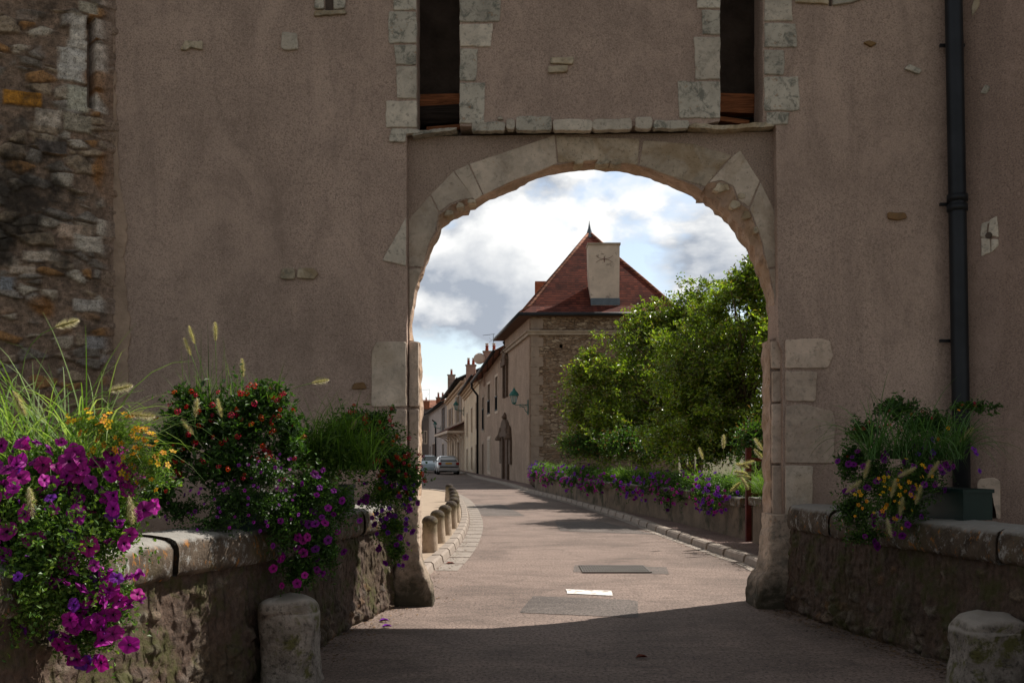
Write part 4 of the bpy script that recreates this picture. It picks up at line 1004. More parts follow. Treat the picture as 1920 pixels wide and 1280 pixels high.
heads(t, [(583,880,7.7,150),(660,800,8,30),(630,905,7.8,170)], .13, 23, P(620,900,8.0))
# --- mid planter at the arch
trough((-1.62,8.75,1.08), .95, R(83), 'dark green trough on the sunlit end of the left parapet')
t = thing('lantana_bush', (-1.4,9.1,1.3), 'sunlit lantana bush with red clusters beside the left jamb of the arch', 'lantana', 'lantanas on the bridge parapets')
B = [blob(690,835,80,68,9.1,.3),blob(745,880,52,50,9.15,.25),blob(660,800,40,40,9.0,.2),blob(705,790,30,25,9.1,.15),blob(770,900,22,28,9.3,.12),blob(735,768,10,8,9.1,.05)]
foliage('foliage', B, 12500, .04, .022, GREEN+DGREEN, t, 24, .5); scat(t, RED, 'flower_cluster', B, 99, .021, 25)
t = thing('petunia_plant', (-1.2,9.2,1.1), 'bright purple petunia trailing down in front of the left arch pier', 'petunias', 'petunias on the bridge parapets')
B = [blob(720,930,50,50,9.2,.18),blob(735,990,38,50,9.2,.13),blob(742,1035,26,34,9.2,.1),blob(765,930,20,45,9.3,.1)]
foliage('foliage', B, 5000, .03, .018, YGREEN+GREEN, t, 26, .5); scat(t, PET_P, 'blossom', B, 34, .03, 27); scat(t, PET_V, 'violet_blossom', B, 22, .026, 28)
# --- right planter
trough((3.52,8.35,1.08), .95, R(103), 'dark green trough standing on the right parapet coping')
t = thing('lantana_bush', (3.4,8.7,1.3), 'straggly lantana with a few red clusters above the right parapet trough', 'lantana', 'lantanas on the bridge parapets')
B = [blob(1680,770,55,32,8.7,.2),blob(1620,810,40,30,8.7,.15),blob(1740,800,70,35,8.6,.2),blob(1820,765,50,14,8.6,.12),blob(1860,765,28,10,8.5,.1),blob(1600,860,30,30,8.6,.12)]
foliage('foliage', B, 4200, .042, .02, DGREEN+GREEN[:1], t, 30, .6); scat(t, RED, 'flower_cluster', B, 22, .016, 31)
t = thing('fountain_grass', (3.3,8.6,1.2), 'blue-green fountain grass drooping over the right parapet trough', 'ornamental grass', 'fountain grasses on the bridge parapets')
bs = [P(x,860,8.35) for x in (1640,1680,1720,1760,1790)]
blades('blades', bs, 380, .78, .0085, [(.07,.16,.05),(.12,.22,.09),(.05,.12,.035)], t, 32, 1.05, (-.02,-.2), 1.35)
heads(t, [(1625,880,7.95,12),(1600,912,7.95,50),(1675,915,7.85,10),(1690,950,7.85,5),(1722,928,7.85,15),(1700,885,7.9,60),(1667,988,7.85,170),(1812,815,8.2,40),(1750,880,7.9,30)], .15, 33, P(1700,870,8.5))
t = thing('petunia_plant', (3.2,8.6,1.1), 'deep purple petunia hanging over the right parapet coping', 'petunias', 'petunias on the bridge parapets')
B = [blob(1640,900,55,70,8.45,.16),blob(1605,960,50,50,8.4,.12),blob(1620,1005,42,25,8.4,.1),blob(1730,870,60,50,8.5,.16),blob(1690,950,65,60,8.1,.14),blob(1590,880,24,30,8.6,.1),blob(1720,900,60,50,8.1,.14)]
foliage('foliage', B, 13000, .03, .016, DGREEN+GREEN[:2], t, 34, .5); scat(t, PET_P, 'blossom', B, 62, .032, 35); scat(t, PET_V, 'violet_blossom', [blob(1760,870,70,50,8.4,.2)], 9, .03, 36)
t = thing('marigold_plant', (3.3,8.4,1.1), 'small yellow flowers scattered through the right parapet grasses', 'yellow flowers', 'yellow flowers on the parapets')
B = [blob(1690,910,80,60,7.95,.1),blob(1650,960,65,50,7.95,.1),blob(1790,800,40,30,8.2,.1)]
foliage('foliage', B, 1200, .03, .006, GREEN, t, 37, .3); scat(t, YEL, 'blossom', B, 54, .018, 38, face=(0,-.9,.4), out=(.3,1.1))
# weeds at the right pier foot
t = thing('wall_weed', (2.98,9.95,0), 'small dark weed at the foot of the right arch pier', 'weed')
foliage('foliage', [((2.98,9.98,.1),(.1,.06,.12))], 500, .03, .012, DGREEN, t, 39)
# --- planting on the garden wall beyond the arch
gwp = smooth_path(GWP, .5); desc = ['beside the rusty gate post','on the garden wall, second from the post','on the garden wall, third from the post','on the garden wall, fourth from the post','on the garden wall, fifth from the post','on the garden wall, next to last before the house','on the garden wall, closest to the house corner']
for i,s in enumerate((1.9,4.9,8.2,12.0,16.2,21,27)):
    p_,nn,_ = min(gwp, key=lambda q: abs(q[2]-s)); k = 1+.15*(i>3)
    t = thing('petunia_plant', (p_.x,p_.y,.8), 'mauve-flowered petunia mound '+desc[i], 'petunias', 'petunia mounds along the garden wall')
    L = 1.1+.28*i; tx = Vector((-nn.y,nn.x))
    B = [((p_.x+tx.x*a*L+.12, p_.y+tx.y*a*L, .95), (.38,.55+.1*i,.3)) for a in (-.7,0,.7)]+[((p_.x+tx.x*a*L-.1, p_.y+tx.y*a*L, .66+b_), (.2,.5,.26)) for a,b_ in ((-.6,.05),(.1,-.05),(.6,.1))]
    foliage('foliage', B, 4200, .055*k, .03*k, DGREEN+GREEN, t, 50+i, .5)
    scat(t, PET_V if i%2==0 else PET_P, 'blossom', B, 60-i*4, .042*k, 60+i, face=(-.7,-.8,.2)); scat(t, PET_M, 'magenta_blossom', B[3:], 18, .042*k, 70+i, face=(-.7,-.8,.1))
for i,(s,h) in enumerate(((.6,.8),(3.3,.6),(6.6,.6),(10.2,.6),(14.5,.6),(19,.6),(24,.6),(30,.5))):
    p_,nn,_ = min(gwp, key=lambda q: abs(q[2]-s))
    ln = ['with pale plumes nearest the rusty post','second back from the rusty post','third back from the rusty post','fourth back from the rusty post','fifth back from the rusty post','sixth back from the rusty post','next to last before the house','closest to the house corner'][i]
    t = thing('fountain_grass', (p_.x+.3,p_.y,.8), 'bright green grass tuft on the garden wall, '+ln, 'ornamental grass', 'grass tufts along the garden wall')
    tx = Vector((-nn.y,nn.x)); bs = [(p_.x+.25+tx.x*a, p_.y+tx.y*a, .8) for a in (-1.2,-.7,-.2,.3,.8,1.3)]
    blades('blades', bs, 420, h, .012+.001*i, [(.12,.22,.03),(.17,.28,.05),(.07,.14,.02)], t, 80+i, .6, (-.1,0), 1.1)
    foliage('undergrowth', [((b_[0]+.1,b_[1],1.0),(.3,.5,.25)) for b_ in bs], 2600, .06, .02, YGREEN+GREEN, t, 90+i, .4)
t = thing('fountain_grass', (4.2,16.6,.85), 'pale-plumed grass on the wall block right of the rusty post', 'ornamental grass', 'grass tufts along the garden wall')
blades('blades', [(4.25,16.4,.85),(4.2,16.8,.85),(4.3,15.9,.85)], 260, .7, .01, [(.11,.19,.03),(.08,.15,.02)], t, 100, .7, (-.1,0), 1.2)
foliage('undergrowth', [((4.3,16.3,1.1),(.3,.6,.35)),((4.3,15.3,1.15),(.35,.8,.4)),((4.35,14,1.1),(.35,.8,.4))], 7000, .05, .018, YGREEN, t, 101, .4)
heads(t, [(1393,873,17,-75),(1390,886,17,-80),(1395,893,17,-85),(1380,912,16.6,-130),(1396,905,16.6,150),(1357,828,17.5,0),(1423,833,16.5,-35),(1424,852,16.5,-45),(1400,868,17,70),(1315,850,19,-20)], .24, 102, (4.25,16.7,.9))

# --- trees
def tree(name, base, trunk_h, blobs, nclump, per, ls, cols, label, seed, group, cr=(.3,.65), rad=.12, nlimb=16):
    t = thing(name, base, label, 'tree', group)
    rng = np.random.default_rng(seed); rr = random.Random(seed); base = Vector(base)
    cc = in_blobs(blobs, nclump, rng, .62)
    tw = [b for b in blobs if b[1][2] < .75]
    if tw: cc = np.concatenate([cc, np.concatenate([np.array(b[0])+rng.normal(size=(7,3))*np.array(b[1])*.55 for b in tw])])
    ms = MB(); top = base+Vector((0,0,trunk_h)); nst = 4; hubs = []
    for k in range(nst):
        a = 6.28*k/nst+rr.random(); h = base+Vector((math.cos(a)*.5, math.sin(a)*.5, trunk_h*(1+.3*rr.random())))
        b0_ = base+Vector((math.cos(a)*.15, math.sin(a)*.15, -.1)); m_ = b0_.lerp(h,.5)+Vector((rr.uniform(-.1,.1),rr.uniform(-.1,.1),0))
        ms.tube([b0_,m_,h], [rad,rad*.8,rad*.62], 9); hubs.append(h)
    ms.build('trunk', M['bark'], t, True)
    lb = MB(); idx = rng.choice(nclump, min(nclump,nlimb*4), replace=False)
    for j in idx:
        e = Vector(cc[j]); h = min(hubs, key=lambda q:(q-e).length); m_ = h.lerp(e,.5)+Vector((rr.uniform(-.2,.2),rr.uniform(-.2,.2),rr.uniform(0,.35)))
        lb.tube([h,h.lerp(m_,.55),m_,m_.lerp(e,.6),e], [rad*.4,rad*.3,rad*.22,rad*.14,rad*.06], 5, False)
    lb.build('limbs', M['bark'], t, True)
    # leaf sprays: each clump is several drooping sprays of leaves
    pts = []; tint = []
    for ci_,c in enumerate(cc):
        r = rng.uniform(*cr)*(.62 if ci_ >= nclump else 1); n = int(per*(r/cr[1])**1.3)+12; nsp = 7
        d = rng.normal(size=(nsp,3)); d[:,2] = d[:,2]*.6+.15; d /= np.linalg.norm(d,axis=1)[:,None]
        k = rng.integers(0,nsp,n); u = rng.uniform(.1,1.15,n)[:,None]
        q = c+d[k]*r*u+rng.normal(size=(n,3))*r*.11; q[:,2] -= (u[:,0]**2)*r*.22
        pts.append(q); tint.append(np.full(n, rng.uniform(.6,1.35)))
    pts = np.concatenate(pts); tint = np.concatenate(tint)
    v, f, col = leafmesh(pts, ls, ls*.42, cols, rng, .1); col = col*np.repeat(tint,4)[:,None]
    mk('crown', v, f, M['tree_leaf'], t, False, col); return t
TG = [(.13,.2,.015),(.19,.28,.02),(.07,.12,.012),(.26,.34,.03),(.16,.14,.03)]
TGR = 'trees behind the garden wall'
def tb(px,py,rx,ry,Y,dy): return (tuple(P(px,py,Y)), (rx*Y/F, dy, ry*Y/F))
tree('leafy_tree', (5.9,33,.5), 1.6, [tb(1205,715,85,105,33,1.7),tb(1145,755,65,90,32.5,1.4),tb(1245,668,70,55,33.5,1.4),tb(1295,690,90,130,33,1.6),tb(1330,650,60,65,33,1.3),tb(1110,800,50,45,32,1.2),tb(1200,810,130,60,31.5,1.3),tb(1290,625,40,40,33.5,.9),tb(1262,590,14,26,33.5,.3),tb(1292,562,12,26,33.5,.3),tb(1225,585,16,22,33.5,.3),tb(1190,600,22,24,33,.3),tb(1120,672,24,20,32.5,.3),tb(1092,700,14,18,32.5,.3),tb(1335,565,14,26,33.5,.3),tb(1075,780,16,28,32,.3)], 285, 270, .14, TG, 'wide leafy tree directly in front of the stone gable house', 5, TGR, (.4,.85), .13)
tree('leafy_tree', (6.2,25,.5), 1.8, [tb(1400,620,70,110,25,1.3),tb(1370,720,90,110,25,1.4),tb(1435,590,40,50,25,1.0),tb(1330,760,70,90,25,1.2),tb(1405,545,22,24,25,.5),tb(1480,640,80,120,25,1.4),tb(1300,800,90,50,24.5,1.1),tb(1440,790,70,60,24.5,1.1),tb(1300,680,60,90,25.5,1.2),tb(1270,760,50,60,25.5,1),tb(1380,540,12,22,25,.25),tb(1408,518,9,20,25,.25),tb(1350,580,16,22,25,.3),tb(1430,520,10,20,25,.25)], 290, 280, .115, TG+[(.16,.25,.02)], 'taller bright green tree closest to the right side of the arch', 6, TGR, (.3,.65), .11)
t = thing('garden_shrub', (4.6,24,.5), 'dense dark shrubs low under the two trees behind the flower wall', 'shrub')
B = [tb(1100,835,60,28,31,.8),tb(1180,830,70,30,29,.8),tb(1260,830,80,35,27,.8),tb(1340,830,70,45,25,.8),tb(1415,830,50,50,21,.7),tb(1070,830,30,22,34,.6)]
foliage('foliage', B, 26000, .1, .045, DGREEN+GREEN+[(.12,.07,.03)], t, 120, .5)

# ================================================================== HOUSES
def ymat_stone(name):
    m, nt, b = new_mat(name); n = N(nt); v = n.coord((1,1,2.3))
    w = n.node('ShaderNodeTexNoise'); w.inputs['Scale'].default_value = 2.2; n.lk(v, w.inputs['Vector'])
    sc = n.node('ShaderNodeVectorMath', operation='SCALE'); sc.inputs['Scale'].default_value = .35; n.lk(w.outputs['Color'], sc.inputs[0])
    ad = n.node('ShaderNodeVectorMath', operation='ADD'); n.lk(v, ad.inputs[0]); n.lk(sc.outputs[0], ad.inputs[1])
    vo = n.node('ShaderNodeTexVoronoi'); vo.inputs['Scale'].default_value = 3.0; n.lk(ad.outputs[0], vo.inputs['Vector'])
    ve = n.node('ShaderNodeTexVoronoi', feature='DISTANCE_TO_EDGE'); ve.inputs['Scale'].default_value = 3.0; n.lk(ad.outputs[0], ve.inputs['Vector'])
    sep = n.node('ShaderNodeSeparateColor'); n.lk(vo.outputs['Color'], sep.inputs[0])
    c = n.ramp(sep.outputs[0], .1, .9, (.24,.16,.10), (.5,.4,.29))
    c = n.mix(n.ramp(n.noise(v, .8, 5), .4, .65), c, (.3,.2,.13)); 
    c = n.mix(n.ramp(n.noise(v, 6, 4, .7), .35, .6, (1,1,1),(0,0,0)), c, (.1,.065,.045))
    mo = n.mix(n.ramp(n.noise(v,1.2,4),.4,.6), (.12,.08,.055), (.33,.25,.18))
    c = n.mix(n.ramp(ve.outputs[0], .02, .1), mo, c)
    n.lk(c, b.inputs['Base Color']); b.inputs['Roughness'].default_value = .95
    n.lk(n.bump(n.ramp(ve.outputs[0], 0, .15), .8, .06), b.inputs['Normal']); return m
def tile_mat(name, c1, c2, zs=7.0):
    m, nt, b = new_mat(name); n = N(nt); v = n.coord()
    sep = n.node('ShaderNodeSeparateXYZ'); n.lk(v, sep.inputs[0])
    fr = n.math('FRACT', n.math('MULTIPLY', sep.outputs[2], zs)); row = n.math('FLOOR', n.math('MULTIPLY', sep.outputs[2], zs))
    cb = n.node('ShaderNodeCombineXYZ'); n.lk(n.math('MULTIPLY', sep.outputs[0], 5), cb.inputs[0]); n.lk(n.math('MULTIPLY', sep.outputs[1], 5), cb.inputs[1]); n.lk(n.math('MULTIPLY', row, 3.7), cb.inputs[2])
    wn = n.node('ShaderNodeTexWhiteNoise'); fl = n.node('ShaderNodeVectorMath', operation='FLOOR'); n.lk(cb.outputs[0], fl.inputs[0]); n.lk(fl.outputs[0], wn.inputs[0])
    c = n.mix(wn.outputs[0], c1, c2); c = n.mix(n.math('MULTIPLY', n.ramp(n.noise(v,1.1,6,.65),.45,.65),.75), c, tuple(x*.35 for x in c1))
    c = n.mix(n.ramp(fr, .12, .3, (1,1,1),(0,0,0)), c, tuple(x*.2 for x in c1))
    n.lk(c, b.inputs['Base Color']); b.inputs['Roughness'].default_value = .85
    n.lk(n.bump(fr, .9, .05), b.inputs['Normal']); return m
M['h_stone'] = ymat_stone('house_stone'); M['h_plaster'] = render_mat('house_plaster', (.45,.34,.265), 3, streak=True)
M['h_cream'] = render_mat('cream_plaster', (.84,.68,.5), 3, streak=False); M['h_beige'] = render_mat('beige_plaster', (.76,.6,.45), 3)
M['h_grey'] = render_mat('grey_plaster', (.52,.46,.43), 3); M['h_dark'] = render_mat('dark_plaster', (.2,.17,.155), 3)
M['tile'] = tile_mat('roof_tile', (.10,.024,.017), (.21,.055,.034)); M['tile_far'] = tile_mat('roof_tile_far', (.25,.1,.06), (.35,.16,.1), 5)
M['slate'] = simple('slate', (.05,.05,.055), .7, .2); M['trim'] = simple('trim', (.5,.37,.25), .85, .15, 3)
M['trim_pale'] = simple('trim_pale', (.6,.5,.4), .85, .12, 3); M['trim_grey'] = simple('trim_grey', (.33,.27,.21), .9, .25, 2)
M['corner'] = simple('corner', (.3,.235,.185), .9, .2, 2.2, .6, 20, .02); M['chim'] = simple('chimney_plaster', (.56,.47,.39), .9, .18, 1.6, .3, 20, .02, dark=((.14,.11,.09),2.2,.6)); M['chim_pink'] = simple('chimney_pink', (.42,.3,.24), .9, .2, 2, dark=((.12,.08,.07),2.2,.58))
M['brick'] = simple('brick', (.34,.12,.06), .9, .35, 5, .7, 14, .04); M['pot'] = simple('pot', (.3,.06,.03), .7, .2)
M['pane'] = simple('pane', (.02,.022,.025), .15, .2, 4, 0); M['shutter'] = simple('shutter', (.36,.29,.24), .7, .12, 6); M['shutter_pale'] = simple('shutter_pale', (.55,.47,.38), .7, .12, 6)
M['door'] = simple('door', (.10,.05,.03), .7, .3, 4); M['carved'] = simple('carved_stone', (.13,.09,.065), .9, .4, 8, .7, 20, .03)
M['lamp_green'] = simple('lamp_green', (.03,.13,.11), .5, .2, 20, 0); m_, nt_, b_ = new_mat('lamp_glass'); b_.inputs['Base Color'].default_value=(.55,.6,.58,1); b_.inputs['Transmission Weight'].default_value=.6; b_.inputs['Roughness'].default_value=.25; M['lamp_glass']=m_
def fac_y(px): return 7.42/(.13-(960-px)/F)
def fpt(px): Y = fac_y(px); return Vector((PX(px,Y), Y, 0))
def facade(pxa, pxb):
    """frame with s=0 at the near end (pxa) running away to pxb"""
    a, b = fpt(pxa), fpt(pxb); u = (b-a).normalized(); return Fr(a, u, (-u.y, u.x, 0)), (b-a).length
def fl(fr, x, y): return fr.px(x, y)
def opening(fr, x0, y0, x1, y1):
    """rectangle on a facade from pixel corners (x0 far, x1 near)"""
    xm = (x0+x1)/2; s0 = fr.px(x1, 850)[0]; s1 = fr.px(x0, 850)[0]; sm, zt_ = fr.px(xm, y0); _, zb = fr.px(xm, y1)
    return (s0, s1, zb, zt_)
def house_wall(name, fr, poly, holes, mat, parent, th=.3):
    mb = MB(); solid(mb, fr, [poly]+[[(a,c),(b,c),(b,d),(a,d)] for a,b,c,d in holes], 0, -th); return mb.build(name, M[mat], parent)
def window(fr, h, parent, kind='window', surround='trim_pale', pane='pane', fw=.12, sill=True, depth=.14, shut=None):
    a,b,c,d = h
    mb = MB(); solid(mb, fr, [[(a,c),(b,c),(b,d),(a,d)]], -depth, -depth-.05); w = mb.build(kind, M[pane], parent)
    if surround:
        mb = MB(); solid(mb, fr, [[(a-fw,c-fw*(1 if sill else 0)),(b+fw,c-fw*(1 if sill else 0)),(b+fw,d+fw),(a-fw,d+fw)],[(a,c),(b,c),(b,d),(a,d)]] if sill else [[(a-fw,c),(a,c),(a,d),(b,d),(b,c),(b+fw,c),(b+fw,d+fw),(a-fw,d+fw)]], .03, -.02); mb.build('frame', M[surround], w)
    if kind == 'window':
        mb = MB(); m = (a+b)/2; solid(mb, fr, [[(m-.04,c),(m+.04,c),(m+.04,d),(m-.04,d)]], -depth+.04, -depth+.002)
        for q in (.33,.66): z = c+(d-c)*q; solid(mb, fr, [[(a,z-.02),(m-.042,z-.02),(m-.042,z+.02),(a,z+.02)]], -depth+.035, -depth+.002); solid(mb, fr, [[(m+.042,z-.02),(b,z-.02),(b,z+.02),(m+.042,z+.02)]], -depth+.035, -depth+.002)
        mb.build('glazing_bar', M['trim_grey'], w)
    return w
def shutter(fr, a, b, c, d, parent, mat='shutter', dist=.06):
    mb = MB(); solid(mb, fr, [[(a,c),(b,c),(b,d),(a,d)],[(a+.06,c+.06),(b-.06,c+.06),(b-.06,d-.06),(a+.06,d-.06)]], dist+.035, dist)
    k = int((d-c-.12)/.11)
    for i in range(k):
        z = c+.06+(i+.5)*(d-c-.12)/k; solid(mb, fr, [[(a+.05,z-.04),(b-.05,z-.04),(b-.05,z+.03),(a+.05,z+.03)]], dist+.028, dist+.008)
    return mb.build('shutter', M[mat], parent)
def chimney(c, w, d, h, mat, parent, pots=2, rot=0.0, cap=True, name='chimney', taper=0):
    rm = Matrix.Rotation(rot,3,'Z'); c = Vector(c); mb = MB()
    mb.box(c+Vector((0,0,h/2)), (w,d,h), rm); o = mb.build(name, M[mat], parent)
    if cap: mb = MB(); mb.box(c+Vector((0,0,h+.05)), (w+.12,d+.12,.1), rm); mb.build('chimney_cap', M['trim_grey'], o)
    for i in range(pots):
        mb = MB(); q = c+rm@Vector(((i-(pots-1)/2)*w*.5,0,h+.1)); mb.lathe([(.14,0),(.12,.1),(.1,.32),(.13,.36),(.13,.4)], q, 10); mb.build('chimney_pot', M['pot'], o, True)
        mb = MB(); mb.lathe([(.12,.46),(.12,.56)], q, 10); mb.lathe([(.05,.4),(.05,.46)], q, 8); mb.build('pot_cowl', M['trim_pale'], o)
    return o
# --- stone gable pavilion with its lower wing
Fm, Lm = facade(995, 945); c0 = fpt(995); YB = c0.y
house = thing('stone_house', (4.4,55,0), 'big stone house with steep red pyramid roof and wide pale chimney beyond the arch', 'house')
S = Fr((c0.x,YB,0), (1,0,0), (0,-1,0)); XW = 7.3; EV = PZ(588,YB); depth = 10.4
hole = [S.px(x,y) for x,y in [(1049,652),(1055,652),(1055,645),(1049,645)]]
mb = MB(); solid(mb, S, [[(0,0),(XW,0),(XW,EV),(0,EV)], hole], 0, -.4); mb.build('gable_wall', M['h_stone'], house)
mb = MB(); mb.box(S.pt((hole[0][0]+hole[1][0])/2, hole[0][1], -.42), (.6,.02,.8)); mb.build('vent_back', M['interior'], house)
# quoins at the corner, alternating
z = 0; i = 0
while z < EV-.6:
    hq = .42+.12*hash_f(i); wq = .42 if i%2 else .62
    stone('corner_stone', S, [(0,z+.004),(wq,z+.004),(wq,z+hq-.004),(0,z+hq-.004)], .006, M['corner'], house, amp=.03, rnd=.03); z += hq; i += 1
# street face
op1 = opening(Fm, 947, 686, 951.5, 745); ZC = PZ(625,YB)
door1 = opening(Fm, 946, 812, 953, 893)
house_wall('street_wall', Fm, [(.4,0),(Lm,0),(Lm,EV),(.4,EV)], [], 'h_plaster', house)
mb = MB(); mb.box((c0.x+XW-.2, YB+depth/2, EV/2), (.3,depth-.5,EV-.01)); mb.box((c0.x+XW/2-.6, YB+depth, EV/2), (XW,.3,EV-.02)); mb.build('rear_wall', M['h_plaster'], house)
# string course
mb = MB(); mb.box((c0.x+XW/2-.05, YB-.06, ZC), (XW+.16,.16,.16)); mb.box((c0.x+XW/2-.05, YB-.1, ZC+.1), (XW+.24,.26,.06)); 
solid(mb, Fm, [[(-.0,ZC-.08),(Lm,ZC-.08),(Lm,ZC+.081),(-.0,ZC+.081)]], .14, -.02); solid(mb, Fm, [[(-.0,ZC+.082),(Lm,ZC+.082),(Lm,ZC+.131),(-.0,ZC+.131)]], .22, -.02); mb.build('string_course', M['trim_grey'], house)
# pyramid roof with flared eaves
xl, xr = c0.x-.55, c0.x+XW+.45; yf, yb = YB-.45, YB+depth+.3; ax, ay = c0.x+3.28, YB+5.0; AZ = PZ(440, ay)
lb_x = Fm.pt(Lm,0,.45).x
def ring(t, z):
    q = [(xl,yf),(xr,yf),(xr,yb),(lb_x-.1,yb)]; return [Vector((ax+(x-ax)*t, ay+(y-ay)*t, z)) for x,y in q]
rings_ = [ring(1,EV-.05), ring(.86,EV+.42), ring(.6,EV+(AZ-EV)*.37), ring(.3,EV+(AZ-EV)*.69), ring(.02,AZ)]
vs = [p_ for r_ in rings_ for p_ in r_]; fs = [(j*4+k, j*4+(k+1)%4, (j+1)*4+(k+1)%4, (j+1)*4+k) for j in range(4) for k in range(4)]
roof = mk('roof', vs, fs, M['tile'], house)
mb = MB(); r0_ = ring(1.003,EV-.06); mb.add(r0_+[p_-Vector((0,0,.1)) for p_ in r0_], [(0,1,2,3),(4,5,6,7),(0,1,5,4),(1,2,6,5),(2,3,7,6),(3,0,4,7)]); mb.build('soffit', M['door'], roof)
mb = MB(); mb.tube([ring(1.01,EV-.08)[k] for k in (3,0,1)], .09, 10); mb.build('gutter', M['zinc'], roof, True)
for k in range(4):
    mb = MB(); mb.tube([r_[k]+Vector((0,0,.03)) for r_ in rings_], .075, 6); mb.build('hip_ridge', M['tile_far'], roof, True)
mb = MB(); mb.lathe([(.42,-.35),(.22,-.05),(.15,.06),(.14,.14),(.07,.35),(.012,.75)], (ax,ay,AZ), 12); mb.build('finial', M['zinc_roof'], roof, True)
# wide chimney
YCf = YB+.35
def cpt(x,y): return P(x,y,YCf)
a_,b_2,c_,d_ = cpt(1109,562),cpt(1161,562),cpt(1162,459),cpt(1103,459); e_ = cpt(1104,510)
ctr = MB(); lp = [(a_.x,a_.z-.3),(b_2.x,a_.z-.3),(c_.x,c_.z),(d_.x,d_.z),(e_.x,e_.z)]
CF = Fr((0,YCf,0),(1,0,0),(0,-1,0)); solid(ctr, CF, [lp], 0, -1.1); ch = ctr.build('chimney', M['chim'], roof)
mb = MB(); solid(mb, CF, [[(d_.x-.04,c_.z),(c_.x+.04,c_.z),(c_.x+.04,c_.z+.1),(d_.x-.04,c_.z+.1)]], .06, -1.15); mb.build('chimney_cap', M['trim_grey'], ch)
mb = MB(); solid(mb, CF, [[(a_.x-.03,PZ(572,YCf)),(b_2.x+.03,PZ(572,YCf)),(b_2.x+.03,PZ(559,YCf)),(a_.x-.03,PZ(559,YCf))]], .03, -.6); mb.build('flashing', M['zinc_roof'], ch)
mb = MB(); cc_ = cpt(1133,486)
for s_ in (-1,1):
    for q in (-1,1): mb.tube([cc_+Vector((0,-.02,0)), cc_+Vector((s_*.25,-.02,q*.05)), cc_+Vector((s_*.42,-.02,q*.17))], .007, 5)
mb.tube([cc_+Vector((0,-.02,-.14)), cc_+Vector((0,-.02,.12))], .016, 6); mb.build('wall_anchor', M['rust_iron'], ch)
q = P(1018,590,60); chimney((q.x,60,8.6), .95,.7, PZ(529,60)-8.6, 'brick', roof, 0, 0, False)
# lower wing along the street
Fw, Lw_ = facade(945, 899)
lowg = thing('street_wing', fpt(920), 'long brown rendered wing with tall barred windows and carved doorway beyond the stone house', 'house')
wins = [opening(Fw,914.5,720,919.5,776), opening(Fw,929,706,933.5,770), opening(Fw,904.5,745,907.8,806), opening(Fw,904.3,832,907.3,893), opening(Fw,915,822,920,884)]
za = PZ(656, fac_y(945)); zb_ = PZ(716, fac_y(899)); ze = (za+zb_)/2
house_wall('street_wall', Fw, [(0,0),(Lw_,0),(Lw_,zb_),(0,za)], wins, 'h_plaster', lowg)
for i,h in enumerate(wins):
    w = window(Fw, h, lowg, 'door' if i == 3 else 'window', 'trim_pale' if i in (0,1,4) else 'trim_grey', 'door' if i == 3 else 'pane', .16, i != 3)
    if i in (0,1,2):
        mb = MB(); a,b,c,d = h; hh = .9 if i < 2 else 1.5
        for k in range(7): s_ = a+(b-a)*(k+.5)/7; mb.box(Fw.pt(s_, c+hh/2, .04), (.03,.03,hh))
        solid(mb, Fw, [[(a-.05,c+hh-.03),(b+.05,c+hh-.03),(b+.05,c+hh+.03),(a-.05,c+hh+.03)]], .07, .02); solid(mb, Fw, [[(a-.05,c+.02),(b+.05,c+.02),(b+.05,c+.08),(a-.05,c+.08)]], .07, .02); mb.build('railing', M['black_iron'], w)
    if i == 4: shutter(Fw, h[0]-.02, (h[0]+h[1])/2-.01, h[2], h[3], w, 'shutter_pale', .035); shutter(Fw, (h[0]+h[1])/2+.01, h[1]+.02, h[2], h[3], w, 'shutter_pale', .035)
# ornate window and Renaissance doorway on the pavilion street face
def portal(fr, h, parent, big):
    a,b,c,d = h; m = (a+b)/2; w = b-a
    mb = MB(); solid(mb, fr, [[(a,c),(b,c),(b,d),(a,d)]], .012, -.02); o = mb.build('door' if big else 'window', M['door' if big else 'pane'], parent)
    mb = MB(); pw = w*.28
    for s0 in (a-pw, b): solid(mb, fr, [[(s0,c),(s0+pw,c),(s0+pw,d),(s0,d)]], .14, -.02)
    solid(mb, fr, [[(a-pw*1.4,d),(b+pw*1.4,d),(b+pw*1.4,d+.28),(a-pw*1.4,d+.28)]], .24, -.02)
    k = []; rr_ = w*.5+pw*1.3
    for j in range(9): an = math.pi*j/8; k.append((m+rr_*math.cos(an), d+.281+ (.75 if big else .5)*math.sin(an)))
    solid(mb, fr, [k], .2, -.02)
    for s0 in (a-pw*.5, b+pw*.5): mb.lathe([(.1,0),(.15,.12),(.08,.3),(.02,.5)], fr.pt(s0, d+.29, .12), 8)
    mb.lathe([(.12,0),(.2,.12),(.1,.25),(.03,.4)], fr.pt(m, d+.28+(.75 if big else .5), .1), 8)
    if big:
        for s0 in (a-pw-1.2, b+pw+.4):
            solid(mb, fr, [[(s0,1.0),(s0+.8,1.0),(s0+.8,d-.2),(s0,d-.2)]], .12, -.02); mb.lathe([(.3,0),(.35,.1),(.15,.4),(.05,.8)], fr.pt(s0+.4,d-.2,.1), 8)
    mb.build('carved_surround', M['carved'], o)
portal(Fm, (op1[0],op1[1],op1[2],op1[3]), house, False); portal(Fm, (door1[0],door1[1],.1,door1[3]-.2), house, True)
